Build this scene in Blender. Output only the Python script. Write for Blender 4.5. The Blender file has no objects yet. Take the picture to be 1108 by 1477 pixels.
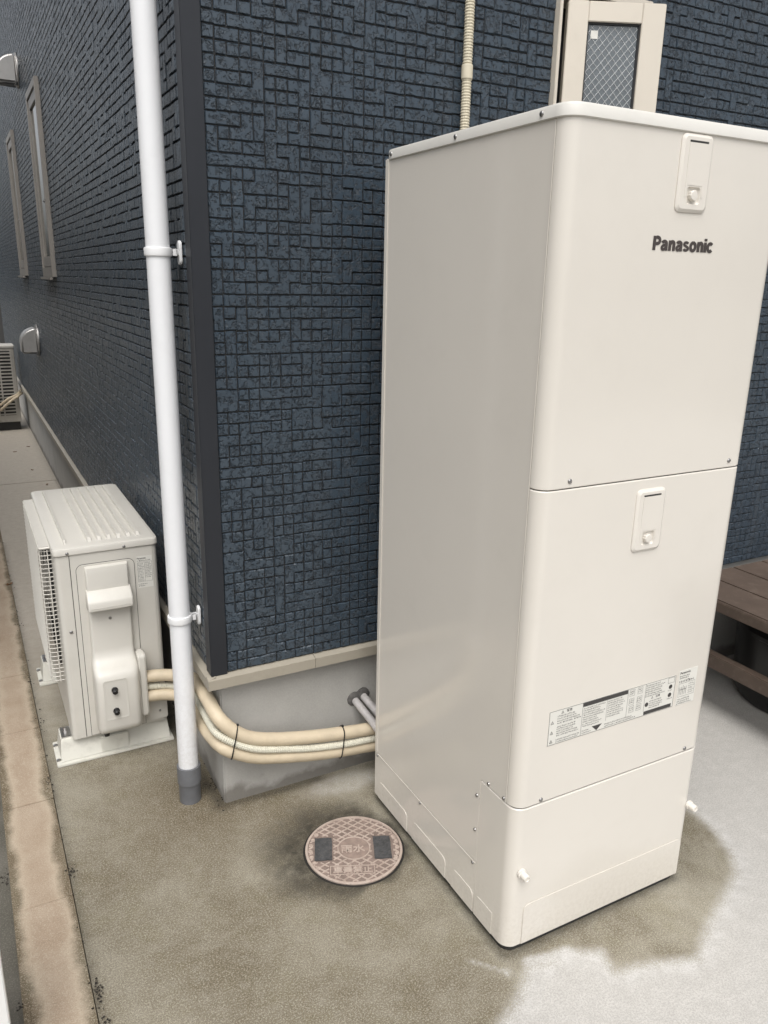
import bpy, bmesh, math, random
import numpy as np
from mathutils import Vector, Matrix

random.seed(7)
RNG = np.random.default_rng(11)
scene = bpy.context.scene
COL = scene.collection

# ------------------------------------------------------------------ camera
F_PX, YAW, PITCH, ROLL = 1130.1, 0.4941, 0.2874, 0.0198
CAM = Vector((-0.5388, -2.0223, 1.5636))
fwd = Vector((math.sin(YAW) * math.cos(PITCH), math.cos(YAW) * math.cos(PITCH), -math.sin(PITCH)))
r0 = Vector((math.cos(YAW), -math.sin(YAW), 0))
u0 = r0.cross(fwd)
rgt = math.cos(ROLL) * r0 + math.sin(ROLL) * u0
upv = -math.sin(ROLL) * r0 + math.cos(ROLL) * u0
cd = bpy.data.cameras.new('camera')
cd.sensor_fit = 'VERTICAL'
cd.sensor_height = 36.0
cd.sensor_width = 27.0
cd.lens = F_PX / 1477.0 * 36.0
cd.clip_start = 0.02
cd.clip_end = 400
cam = bpy.data.objects.new('camera', cd)
COL.objects.link(cam)
cam.matrix_world = Matrix(((rgt.x, upv.x, -fwd.x, CAM.x), (rgt.y, upv.y, -fwd.y, CAM.y),
                           (rgt.z, upv.z, -fwd.z, CAM.z), (0, 0, 0, 1)))
scene.camera = cam

# ------------------------------------------------------------------ sky, sun, exposure (bright overcast)
SUN_EL, SUN_AZ = math.radians(60), math.radians(208)     # azimuth measured from +Y towards +X
world = bpy.data.worlds.new('World')
scene.world = world
world.use_nodes = True
wn, wl = world.node_tree.nodes, world.node_tree.links
for n in list(wn):
    wn.remove(n)
sky = wn.new('ShaderNodeTexSky')
sky.sky_type = 'NISHITA'
sky.sun_disc = False
sky.sun_elevation = SUN_EL
sky.sun_rotation = SUN_AZ
sky.air_density = 1.0
sky.dust_density = 6.0
sky.ozone_density = 1.0
hsv = wn.new('ShaderNodeHueSaturation')           # cloud cover: the blue is mostly gone
hsv.inputs['Saturation'].default_value = 0.22
bgn = wn.new('ShaderNodeBackground')
bgn.inputs['Strength'].default_value = 0.15
won = wn.new('ShaderNodeOutputWorld')
wl.new(sky.outputs[0], hsv.inputs['Color'])
wl.new(hsv.outputs[0], bgn.inputs['Color'])
wl.new(bgn.outputs[0], won.inputs['Surface'])
sl = bpy.data.lights.new('sun', 'SUN')
sl.energy = 0.65
sl.angle = math.radians(40)
sl.color = (1.0, 0.975, 0.94)
sun = bpy.data.objects.new('sun', sl)
COL.objects.link(sun)
sd = Vector((math.sin(SUN_AZ) * math.cos(SUN_EL), math.cos(SUN_AZ) * math.cos(SUN_EL), math.sin(SUN_EL)))
sun.rotation_euler = (-sd).to_track_quat('-Z', 'Y').to_euler()
sun.location = sd * 20
vs = scene.view_settings
vs.view_transform = 'Standard'
vs.look = 'None'
vs.exposure = 0.42
vs.gamma = 1.0
vs.use_curve_mapping = False

# ------------------------------------------------------------------ helpers
ORG = {}


def tag(o, label=None, cat=None, group=None, kind=None):
    if label: o['label'] = label
    if cat: o['category'] = cat
    if group: o['group'] = group
    if kind: o['kind'] = kind
    return o


def thing(name, label, cat, loc=(0, 0, 0), group=None, kind=None):
    o = bpy.data.objects.new(name, None)
    o.empty_display_size = 0.1
    COL.objects.link(o)
    o.location = loc
    ORG[o.name] = np.array(loc, float)
    return tag(o, label, cat, group, kind)


def link(name, me, origin, parent):
    o = bpy.data.objects.new(name, me)
    COL.objects.link(o)
    origin = np.array(origin, float)
    ORG[o.name] = origin
    if parent is not None:
        o.parent = parent
        o.location = origin - ORG[parent.name]
    else:
        o.location = origin
    return o


class MB:
    def __init__(s):
        s.v, s.f = [], []

    def add(s, vs, fs):
        b = len(s.v)
        s.v += [tuple(map(float, p)) for p in vs]
        s.f += [tuple(b + i for i in f) for f in fs]
        return s

    def box(s, x0, x1, y0, y1, z0, z1):
        return s.add([(x0, y0, z0), (x1, y0, z0), (x1, y1, z0), (x0, y1, z0), (x0, y0, z1), (x1, y0, z1), (x1, y1, z1), (x0, y1, z1)],
                     [(0, 3, 2, 1), (4, 5, 6, 7), (0, 1, 5, 4), (1, 2, 6, 5), (2, 3, 7, 6), (3, 0, 4, 7)])

    def prism(s, poly, fn, a, b):
        """poly: ccw 2-d outline; fn(p, t) -> 3-d point; solid from t=a to t=b"""
        n = len(poly)
        vs = [fn(p, a) for p in poly] + [fn(p, b) for p in poly]
        fs = [tuple(range(n - 1, -1, -1)), tuple(range(n, 2 * n))]
        fs += [(i, (i + 1) % n, n + (i + 1) % n, n + i) for i in range(n)]
        return s.add(vs, fs)

    def loft(s, rings, cap=True, closed=True):
        n = len(rings[0])
        vs = [p for r in rings for p in r]
        fs = []
        m = n if closed else n - 1
        for k in range(len(rings) - 1):
            for i in range(m):
                j = (i + 1) % n
                fs.append((k * n + i, k * n + j, (k + 1) * n + j, (k + 1) * n + i))
        if cap:
            fs.append(tuple(range(n - 1, -1, -1)))
            fs.append(tuple((len(rings) - 1) * n + i for i in range(n)))
        return s.add(vs, fs)

    def tube(s, path, r, n=10, rfun=None, cap=True):
        P = [np.array(p, float) for p in path]
        rings = []
        ref = None
        for i, p in enumerate(P):
            a = P[max(i - 1, 0)]
            b = P[min(i + 1, len(P) - 1)]
            t = b - a
            t /= np.linalg.norm(t)
            if ref is None:
                ref = np.array([0, 0, 1.0]) if abs(t[2]) < .9 else np.array([1.0, 0, 0])
            x = ref - t * (ref @ t)
            x /= np.linalg.norm(x)
            y = np.cross(t, x)
            ref = x
            rr = rfun(i) if rfun else r
            rings.append([tuple(p + rr * (math.cos(k * 2 * math.pi / n) * x + math.sin(k * 2 * math.pi / n) * y)) for k in range(n)])
        return s.loft(rings, cap)

    def lathe(s, prof, o, axis=(0, 0, 1), n=16):
        """prof: list of (radius, height along axis)"""
        ax = np.array(axis, float)
        ax /= np.linalg.norm(ax)
        x = np.cross(ax, (0, 0, 1.0)) if abs(ax[2]) < .9 else np.array([1.0, 0, 0])
        x /= np.linalg.norm(x)
        y = np.cross(ax, x)
        o = np.array(o, float)
        rings = [[tuple(o + ax * h + max(r, 1e-5) * (math.cos(k * 2 * math.pi / n) * x + math.sin(k * 2 * math.pi / n) * y)) for k in range(n)] for r, h in prof]
        return s.loft(rings, True)

    def build(s, name, mat, parent=None, bevel=0, seg=2, smooth=30, origin=None):
        V = np.array(s.v)
        if origin is None:
            origin = ((V[:, 0].min() + V[:, 0].max()) / 2, (V[:, 1].min() + V[:, 1].max()) / 2, V[:, 2].min())
        V = V - np.array(origin)
        me = bpy.data.meshes.new(name)
        me.from_pydata(V.tolist(), [], s.f)
        bm = bmesh.new()
        bm.from_mesh(me)
        bmesh.ops.recalc_face_normals(bm, faces=bm.faces)
        if bevel:
            es = [e for e in bm.edges if len(e.link_faces) == 2 and e.calc_face_angle() > math.radians(28)]
            bmesh.ops.bevel(bm, geom=es, offset=bevel, segments=seg, affect='EDGES', clamp_overlap=True)
        bm.to_mesh(me)
        bm.free()
        if smooth:
            me.polygons.foreach_set('use_smooth', [True] * len(me.polygons))
            me.set_sharp_from_angle(angle=math.radians(smooth))
        if mat: me.materials.append(mat)
        return link(name, me, origin, parent)


def rrect(x0, x1, y0, y1, r, n=5, corners=(1, 1, 1, 1)):
    """ccw rounded rectangle; corners order: (x1,y0) (x1,y1) (x0,y1) (x0,y0)"""
    out = []
    for (cx, cy, a0), on, sharp in zip(((x1 - r, y0 + r, -90), (x1 - r, y1 - r, 0), (x0 + r, y1 - r, 90), (x0 + r, y0 + r, 180)), corners,
                                       ((x1, y0), (x1, y1), (x0, y1), (x0, y0))):
        if on:
            for k in range(n + 1):
                a = math.radians(a0 + 90 * k / n)
                out.append((cx + r * math.cos(a), cy + r * math.sin(a)))
        else:
            out.append(sharp)
    return out


XZ = lambda y0: (lambda p, t: (p[0], y0 - t, p[1]))          # outline in x,z pushed out of a face that looks to -Y
YZ = lambda x0: (lambda p, t: (x0 - t, p[0], p[1]))          # outline in y,z pushed out of a face that looks to -X
XY = lambda p, t: (p[0], p[1], t)


def smooth_path(pts, n=8):
    P = [np.array(p, float) for p in pts]
    out = []
    for i in range(len(P) - 1):
        p0, p1, p2, p3 = P[max(i - 1, 0)], P[i], P[i + 1], P[min(i + 2, len(P) - 1)]
        for k in range(n):
            t = k / n
            out.append(.5 * ((2 * p1) + (-p0 + p2) * t + (2 * p0 - 5 * p1 + 4 * p2 - p3) * t * t + (-p0 + 3 * p1 - 3 * p2 + p3) * t ** 3))
    out.append(P[-1])
    return out


# ------------------------------------------------------------------ materials
def nodes_of(name):
    m = bpy.data.materials.new(name)
    m.use_nodes = True
    nt = m.node_tree
    return m, nt.nodes, nt.links, nt.nodes['Principled BSDF']


def _noise(N, L, co, scale, detail=4, rough=.55, dist=0.0):
    n = N.new('ShaderNodeTexNoise')
    n.inputs['Scale'].default_value = scale
    n.inputs['Detail'].default_value = detail
    n.inputs['Roughness'].default_value = rough
    n.inputs['Distortion'].default_value = dist
    L.new(co, n.inputs['Vector'])
    return n.outputs['Fac']


def _ramp(N, L, fac, a, b, ca=(0, 0, 0), cb=(1, 1, 1)):
    r = N.new('ShaderNodeValToRGB')
    r.color_ramp.elements[0].position = a
    r.color_ramp.elements[1].position = b
    r.color_ramp.elements[0].color = (*ca, 1)
    r.color_ramp.elements[1].color = (*cb, 1)
    L.new(fac, r.inputs['Fac'])
    return r.outputs['Color']


def _mix(N, L, fac, a, b, mode='MIX'):
    m = N.new('ShaderNodeMix')
    m.data_type = 'RGBA'
    m.blend_type = mode
    for sock, val in ((m.inputs[0], fac), (m.inputs[6], a), (m.inputs[7], b)):
        if isinstance(val, bpy.types.NodeSocket):
            L.new(val, sock)
        elif isinstance(val, (int, float)):
            sock.default_value = val
        else:
            sock.default_value = (*val, 1)
    return m.outputs[2]


def _math(N, L, op, a, b=0.0, clamp=False):
    m = N.new('ShaderNodeMath')
    m.operation = op
    m.use_clamp = clamp
    for i, val in enumerate((a, b)):
        if isinstance(val, bpy.types.NodeSocket):
            L.new(val, m.inputs[i])
        else:
            m.inputs[i].default_value = val
    return m.outputs[0]


def _bump(N, L, B, h, strength, dist):
    b = N.new('ShaderNodeBump')
    b.inputs['Strength'].default_value = strength
    b.inputs['Distance'].default_value = dist
    L.new(h, b.inputs['Height'])
    L.new(b.outputs[0], B.inputs['Normal'])
    return b


def _pos(N):
    return N.new('ShaderNodeNewGeometry').outputs['Position']


def mat(name, col, rough=.5, metal=0.0, var=.08, scale=6.0, bump=0.0, bscale=120.0, spec=.5, coat=0.0, dirt=0.0, dirtcol=(.12, .1, .07)):
    m, N, L, B = nodes_of(name)
    co = _pos(N)
    n1 = _noise(N, L, co, scale, 5)
    c = _mix(N, L, _ramp(N, L, n1, .3, .7), tuple(x * (1 - var) for x in col), tuple(min(1, x * (1 + var)) for x in col))
    if dirt:
        n2 = _ramp(N, L, _noise(N, L, co, scale * 3.1, 8, .65), .52, .75)
        c = _mix(N, L, _math(N, L, 'MULTIPLY', n2, dirt), c, dirtcol)
    L.new(c, B.inputs['Base Color'])
    rr = _noise(N, L, co, scale * 4, 3)
    L.new(_math(N, L, 'ADD', _math(N, L, 'MULTIPLY', rr, .12), rough - .06), B.inputs['Roughness'])
    B.inputs['Metallic'].default_value = metal
    B.inputs['Specular IOR Level'].default_value = spec
    B.inputs['Coat Weight'].default_value = coat
    B.inputs['Coat Roughness'].default_value = .12
    if bump:
        _bump(N, L, B, _noise(N, L, co, bscale, 4), bump, .002)
    return m


M = {}
M['tank_front'] = mat('ivory_steel', (.67, .635, .575), .15, var=.015, scale=2.5, bump=.02, bscale=500, dirt=.03, coat=.35)
def splash(m, z0, z1, amt):
    N, L = m.node_tree.nodes, m.node_tree.links
    B = N['Principled BSDF']
    old = B.inputs['Base Color'].links[0].from_socket
    co = _pos(N)
    sep = N.new('ShaderNodeSeparateXYZ')
    L.new(co, sep.inputs[0])
    mr = N.new('ShaderNodeMapRange')
    mr.inputs['From Min'].default_value = z1
    mr.inputs['From Max'].default_value = z0
    L.new(_math(N, L, 'ADD', sep.outputs['Z'], _math(N, L, 'MULTIPLY', _noise(N, L, co, 14, 6, .7), .12)), mr.inputs['Value'])
    k = _math(N, L, 'MULTIPLY', mr.outputs[0], _math(N, L, 'MULTIPLY', _ramp(N, L, _noise(N, L, co, 95, 6, .75), .42, .7), amt))
    L.new(_mix(N, L, k, old, (.30, .25, .18)), B.inputs['Base Color'])


splash(M['tank_front'], .04, .24, .30)
M['tank_plastic'] = mat('ivory_plastic', (.68, .645, .585), .38, var=.01)
M['tank_cap'] = mat('ivory_cap', (.69, .675, .63), .35, var=.015, scale=4, dirt=.06, bump=.02, bscale=300)
M['dark_core'] = mat('dark_gap', (.03, .03, .028), .8)
M['screw'] = mat('screw_steel', (.34, .335, .33), .36, metal=1.0)
M['ac'] = mat('heat_pump_ivory', (.585, .565, .515), .38, var=.02, scale=4, dirt=.07, bump=.03, bscale=350)
M['ac_base'] = mat('stand_plastic', (.62, .61, .55), .5, var=.04, scale=8, dirt=.22)
M['old_ac'] = mat('weathered_ivory', (.40, .38, .34), .5, var=.08, dirt=.3)
M['black'] = mat('black_plastic', (.012, .012, .013), .35)
M['ink'] = mat('printing_ink', (.045, .042, .04), .5)
M['logo'] = mat('logo_ink', (.055, .045, .042), .4)
M['paper'] = mat('pale_sticker', (.68, .67, .62), .45, var=.01)
M['pvc_white'] = mat('white_pvc', (.76, .77, .785), .36, var=.012, scale=5, dirt=.05, bump=.03, bscale=200)
M['pvc_clamp'] = mat('white_resin', (.76, .765, .77), .42, var=.02, dirt=.08)
splash(M['pvc_white'], .1, .6, .3)
M['pvc_grey'] = mat('grey_pvc', (.13, .135, .145), .5, var=.1, scale=30, dirt=.25, bump=.1)
M['pvc_pale'] = mat('pale_grey_pvc', (.42, .40, .39), .5, var=.1, scale=30, dirt=.4)
M['insul'] = mat('beige_insulation_wrap', (.56, .475, .345), .55, var=.08, scale=18, bump=.6, bscale=65, dirt=.1, dirtcol=(.35, .26, .14))
M['conduit'] = mat('ivory_conduit', (.62, .60, .50), .5, var=.04, dirt=.1)
M['conduit_beige'] = mat('beige_conduit', (.58, .53, .41), .5, var=.04, dirt=.08)
M['trim'] = mat('navy_corner_steel', (.013, .0155, .021), .42, var=.1, scale=3, bump=.05, bscale=300)
M['flash'] = mat('beige_flashing', (.33, .30, .245), .42, var=.05, scale=5, dirt=.18)
M['alu'] = mat('champagne_aluminium', (.62, .57, .49), .4, metal=.12, var=.03, scale=3, dirt=.06)
M['alu_dim'] = mat('bronze_aluminium', (.30, .28, .255), .4, metal=.3, var=.06, dirt=.12)
M['gasket'] = mat('black_gasket', (.015, .015, .016), .6)
M['satin'] = mat('satin_steel', (.50, .49, .475), .42, metal=.75, var=.08, scale=9, dirt=.15)
M['steel'] = mat('stainless_steel', (.52, .51, .50), .3, metal=1.0, var=.06, scale=9, dirt=.15)
M['deck'] = mat('brown_deck_resin', (.09, .065, .05), .6, var=.14, scale=9, dirt=.25, dirtcol=(.26, .21, .17), bump=.2, bscale=160)
M['rubber'] = mat('black_rubber', (.012, .012, .012), .32)
M['fence'] = mat('white_powder_coat', (.80, .80, .78), .4, var=.02, dirt=.08)
M['slat'] = mat('pinkish_slat', (.50, .41, .37), .5, var=.05, dirt=.1)
M['tie'] = mat('black_cable_tie', (.015, .015, .015), .4)
M['leaf'] = mat('dry_leaf', (.16, .085, .04), .7, var=.3, scale=60)
M['litter'] = mat('dark_moss_litter', (.022, .018, .014), .9, var=.5, scale=80)
M['roof'] = mat('roof_slate', (.05, .05, .055), .7, var=.2, scale=20)
M['brown_wall'] = mat('brown_render', (.17, .155, .135), .8, var=.06, scale=8, bump=.3, bscale=80)
M['sealant'] = mat('grey_mortar', (.10, .095, .09), .9, var=.3, scale=60, bump=.8, bscale=90)
M['tape'] = mat('dark_grey_patch', (.055, .056, .058), .75, var=.35, scale=70, bump=.6, bscale=140, dirt=.3, dirtcol=(.22, .19, .16))


def mat_siding():
    m, N, L, B = nodes_of('navy_stone_siding')
    co = _pos(N)
    big = _noise(N, L, co, 5, 3)
    chip0 = _noise(N, L, co, 62, 6, .68, .8)
    chips = _ramp(N, L, chip0, .50, .585)
    fine = _noise(N, L, co, 210, 4, .6, .4)
    cracks = _ramp(N, L, fine, .45, .50)
    col = _mix(N, L, _ramp(N, L, big, .3, .7), (.035, .051, .069), (.043, .062, .083))
    pit = _mix(N, L, _math(N, L, 'MULTIPLY', chips, _math(N, L, 'SUBTRACT', 1.0, cracks)), col, (.029, .041, .055))
    sep = N.new('ShaderNodeSeparateXYZ')
    L.new(co, sep.inputs[0])
    runs = N.new('ShaderNodeMapping')
    runs.inputs['Scale'].default_value = (9, 9, .55)
    L.new(co, runs.inputs['Vector'])
    dust = _math(N, L, 'MULTIPLY', _ramp(N, L, _noise(N, L, runs.outputs[0], 2.2, 6, .6), .5, .8), .10)
    pit = _mix(N, L, dust, pit, (.16, .16, .155))
    L.new(pit, B.inputs['Base Color'])
    L.new(_math(N, L, 'ADD', _math(N, L, 'MULTIPLY', fine, .14), .22), B.inputs['Roughness'])
    B.inputs['Specular IOR Level'].default_value = .55
    # chipped patches cut into a flat face
    h = _math(N, L, 'MULTIPLY', chips, _math(N, L, 'SUBTRACT', cracks, 1.0))
    h2 = _math(N, L, 'ADD', h, _math(N, L, 'MULTIPLY', chips, -.3))
    _bump(N, L, B, h2, 1.0, .0042)
    return m


M['siding'] = mat_siding()
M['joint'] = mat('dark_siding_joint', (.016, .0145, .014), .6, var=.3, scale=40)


def mat_foundation():
    m, N, L, B = nodes_of('foundation_mortar')
    co = _pos(N)
    sep = N.new('ShaderNodeSeparateXYZ')
    L.new(co, sep.inputs[0])
    n1 = _noise(N, L, co, 5, 6, .6)
    sp = _noise(N, L, co, 260, 3)
    c = _mix(N, L, _ramp(N, L, n1, .3, .7), (.33, .325, .305), (.41, .40, .38))
    c = _mix(N, L, _math(N, L, 'MULTIPLY', _ramp(N, L, sp, .35, .7), .35), c, (.46, .45, .42))
    # damp tide mark near the ground, uneven
    hgt = _math(N, L, 'ADD', sep.outputs['Z'], _math(N, L, 'MULTIPLY', _math(N, L, 'SUBTRACT', _noise(N, L, co, 9, 5, .6), .5), .16))
    damp = N.new('ShaderNodeMapRange')
    damp.inputs['From Min'].default_value = .06
    damp.inputs['From Max'].default_value = .02
    L.new(hgt, damp.inputs['Value'])
    c = _mix(N, L, _math(N, L, 'MULTIPLY', damp.outputs[0], .6), c, (.075, .062, .045))
    L.new(c, B.inputs['Base Color'])
    B.inputs['Roughness'].default_value = .85
    _bump(N, L, B, _noise(N, L, co, 150, 5), .35, .002)
    return m


M['foundation'] = mat_foundation()


def mat_slab():
    m, N, L, B = nodes_of('stained_concrete')
    co = _pos(N)

    def attr(n):
        a = N.new('ShaderNodeAttribute')
        a.attribute_name = n
        return a.outputs['Fac']
    wet, grime, moss, alley = attr('wet'), attr('grime'), attr('moss'), attr('alley')
    n_big = _noise(N, L, co, 3.6, 9, .70, .4)
    n_mid = _noise(N, L, co, 26, 9, .74)
    n_edge = _noise(N, L, co, 38, 6, .7)
    n_fine = _math(N, L, 'ADD', _math(N, L, 'MULTIPLY', _noise(N, L, co, 230, 2, .6), .6), _math(N, L, 'MULTIPLY', _noise(N, L, co, 520, 1, .5), .4))
    n_spk = _noise(N, L, co, 410, 1, .5)
    # dry cement, pale with greyer mottling
    dry = _mix(N, L, _ramp(N, L, n_mid, .3, .72), (.43, .415, .39), (.54, .525, .495))
    dry = _mix(N, L, _math(N, L, 'MULTIPLY', _ramp(N, L, n_fine, .44, .58), .55), dry, (.28, .27, .25))
    # old damp cement: brown-grey with pale sand grains
    damp = _mix(N, L, _ramp(N, L, n_big, .38, .60), (.150, .126, .084), (.31, .285, .225))
    damp = _mix(N, L, _math(N, L, 'MULTIPLY', _ramp(N, L, _noise(N, L, co, 8.5, 7, .68), .50, .68), .5), damp, (.175, .155, .088))
    damp = _mix(N, L, _math(N, L, 'MULTIPLY', moss, .85), damp, (.095, .067, .032))
    damp = _mix(N, L, _math(N, L, 'MULTIPLY', _ramp(N, L, n_mid, .48, .70), .40), damp, (.30, .28, .23))
    grain = _math(N, L, 'MULTIPLY', _ramp(N, L, n_fine, .49, .58), .52)
    damp = _mix(N, L, grain, damp, (.46, .43, .35))
    damp = _mix(N, L, _math(N, L, 'MULTIPLY', _ramp(N, L, n_spk, .50, .62), .45), damp, (.06, .054, .042))
    tan = _mix(N, L, _ramp(N, L, n_mid, .3, .7), (.38, .34, .285), (.48, .44, .38))
    tan = _mix(N, L, _math(N, L, 'MULTIPLY', _ramp(N, L, n_fine, .45, .62), .3), tan, (.2, .18, .15))
    damp = _mix(N, L, alley, damp, tan)
    w = _math(N, L, 'ADD', wet, (_math(N, L, 'ADD', _math(N, L, 'MULTIPLY', _math(N, L, 'SUBTRACT', n_fine, .5), .9), _math(N, L, 'MULTIPLY', _math(N, L, 'SUBTRACT', n_edge, .5), .22))))
    rimw = _math(N, L, 'MULTIPLY', _ramp(N, L, wet, .0, .35), _math(N, L, 'MULTIPLY', _ramp(N, L, n_mid, .40, .62), .8))
    dry = _mix(N, L, _math(N, L, 'MULTIPLY', rimw, .35), dry, (.62, .62, .615))
    w = _ramp(N, L, w, .34, .66)
    c = _mix(N, L, w, dry, damp)
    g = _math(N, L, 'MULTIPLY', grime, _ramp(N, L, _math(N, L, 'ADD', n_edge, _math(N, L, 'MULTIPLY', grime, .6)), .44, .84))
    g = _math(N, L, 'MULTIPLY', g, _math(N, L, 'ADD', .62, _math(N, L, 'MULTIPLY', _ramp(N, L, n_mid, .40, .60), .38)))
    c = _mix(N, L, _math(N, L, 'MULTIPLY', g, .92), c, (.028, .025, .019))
    L.new(c, B.inputs['Base Color'])
    rg = _mix(N, L, w, (.85, .85, .85), (.62, .62, .62))
    L.new(rg, B.inputs['Roughness'])
    B.inputs['Specular IOR Level'].default_value = .4
    _bump(N, L, B, _math(N, L, 'ADD', n_fine, _math(N, L, 'MULTIPLY', n_mid, .6)), .16, .002)
    return m


M['slab'] = mat_slab()


def mat_kerb():
    m, N, L, B = nodes_of('pinkish_kerb_concrete')
    co = _pos(N)
    sep = N.new('ShaderNodeSeparateXYZ')
    L.new(co, sep.inputs[0])
    # damp, mossy margins of an uneven width
    off = _math(N, L, 'ABSOLUTE', _math(N, L, 'ADD', sep.outputs['X'], .512))
    off = _math(N, L, 'ADD', off, _math(N, L, 'MULTIPLY', _math(N, L, 'SUBTRACT', _noise(N, L, co, 5.0, 8, .66), .5), .095))
    edge = _ramp(N, L, _math(N, L, 'MULTIPLY', off, 10), .42, .62)
    rim = _math(N, L, 'MULTIPLY', _ramp(N, L, _math(N, L, 'MULTIPLY', off, 10), .22, .50), .5)
    n1 = _noise(N, L, co, 6, 6, .6)
    fine = _noise(N, L, co, 320, 3, .6)
    c = _mix(N, L, _ramp(N, L, n1, .3, .7), (.30, .222, .155), (.41, .33, .25))
    c = _mix(N, L, rim, c, (.50, .43, .33))
    dk = _mix(N, L, _ramp(N, L, n1, .3, .7), (.10, .068, .035), (.16, .135, .09))
    c = _mix(N, L, edge, c, dk)
    c = _mix(N, L, _math(N, L, 'MULTIPLY', _ramp(N, L, fine, .5, .64), .5), c, (.52, .46, .36))
    c = _mix(N, L, _math(N, L, 'MULTIPLY', _ramp(N, L, _noise(N, L, co, 420, 2), .56, .7), .35), c, (.09, .07, .05))
    L.new(c, B.inputs['Base Color'])
    B.inputs['Roughness'].default_value = .8
    _bump(N, L, B, fine, .4, .002)
    return m


M['kerb'] = mat_kerb()


def mat_ground():
    m, N, L, B = nodes_of('dark_damp_concrete')
    co = _pos(N)
    n1 = _noise(N, L, co, 7, 6, .6)
    c = _mix(N, L, _ramp(N, L, n1, .3, .7), (.075, .07, .055), (.14, .13, .11))
    c = _mix(N, L, _math(N, L, 'MULTIPLY', _ramp(N, L, _noise(N, L, co, 260, 3), .5, .66), .4), c, (.25, .24, .2))
    L.new(c, B.inputs['Base Color'])
    B.inputs['Roughness'].default_value = .8
    _bump(N, L, B, _noise(N, L, co, 180, 4), .4, .003)
    return m


M['ground'] = mat_ground()


def mat_iron():
    m, N, L, B = nodes_of('weathered_resin_cover')
    co = _pos(N)
    n1 = _noise(N, L, co, 22, 6, .65)
    c = _mix(N, L, _ramp(N, L, n1, .3, .72), (.36, .285, .24), (.48, .40, .345))
    c = _mix(N, L, _math(N, L, 'MULTIPLY', _ramp(N, L, _noise(N, L, co, 60, 6, .7), .56, .74), .55), c, (.10, .07, .055))
    L.new(c, B.inputs['Base Color'])
    B.inputs['Roughness'].default_value = .7
    _bump(N, L, B, _noise(N, L, co, 240, 4), .3, .001)
    return m


M['cover'] = mat_iron()
M['cover_recess'] = mat('dirt_filled_cover_resin', (.21, .160, .135), .8, var=.25, scale=40, dirt=.4, dirtcol=(.05, .04, .032), bump=.4, bscale=200)


def mat_glass(name, base, rough, spec=.6, bump=0.0):
    m, N, L, B = nodes_of(name)
    co = _pos(N)
    c = _mix(N, L, _ramp(N, L, _noise(N, L, co, 9, 4), .3, .7), tuple(x * .8 for x in base), base)
    L.new(c, B.inputs['Base Color'])
    B.inputs['Roughness'].default_value = rough
    B.inputs['Specular IOR Level'].default_value = spec
    B.inputs['Coat Weight'].default_value = .3
    if bump:
        _bump(N, L, B, _noise(N, L, co, 180, 3), bump, .003)
    return m


M['frosted'] = mat_glass('frosted_wire_glass', (.10, .118, .13), .2, .8, .3)
M['wire'] = mat('bright_wire', (.62, .64, .65), .35, metal=.3)
M['pane'] = mat_glass('dark_window_glass', (.035, .045, .03), .05, .8)


# ------------------------------------------------------------------ setting: ground, slab, kerb
g = MB()
g.box(-60, 60, -60, 60, -.3, -.035)
gr = g.build('ground', M['ground'])
tag(gr, kind='structure')


def seg_dist(P, poly, closed=True):
    D = np.full(len(P), 1e9)
    n = len(poly)
    for i in range(n if closed else n - 1):
        a = np.array(poly[i])
        b = np.array(poly[(i + 1) % n])
        e = b - a
        t = np.clip(((P - a) @ e) / (e @ e), 0, 1)
        D = np.minimum(D, np.hypot(*(P - a - t[:, None] * e).T))
    return D


def inside(P, poly):
    ins = np.zeros(len(P), bool)
    n = len(poly)
    for i in range(n):
        (x1, y1), (x2, y2) = poly[i], poly[(i + 1) % n]
        c = ((y1 > P[:, 1]) != (y2 > P[:, 1]))
        with np.errstate(divide='ignore', invalid='ignore'):
            xi = (x2 - x1) * (P[:, 1] - y1) / (y2 - y1 + 1e-12) + x1
        ins ^= c & (P[:, 0] < xi)
    return ins


WET = [(.75, .06), (1.2, -.42), (1.306, -.619), (1.301, -.691), (1.284, -.77), (1.246, -.849), (1.192, -.904), (1.105, -.941), (.988, -.988), (.87, -1.053),
       (.796, -1.024), (.734, -1.006), (.66, -.991), (.678, -.932), (.605, -.895), (.545, -.901), (.487, -.887), (.415, -.945), (.34, -.979),
       (.2, -1.25), (-.1, -2.2), (-.8, -2.6), (-.8, 9), (.2, 9), (.2, .2)]


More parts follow.
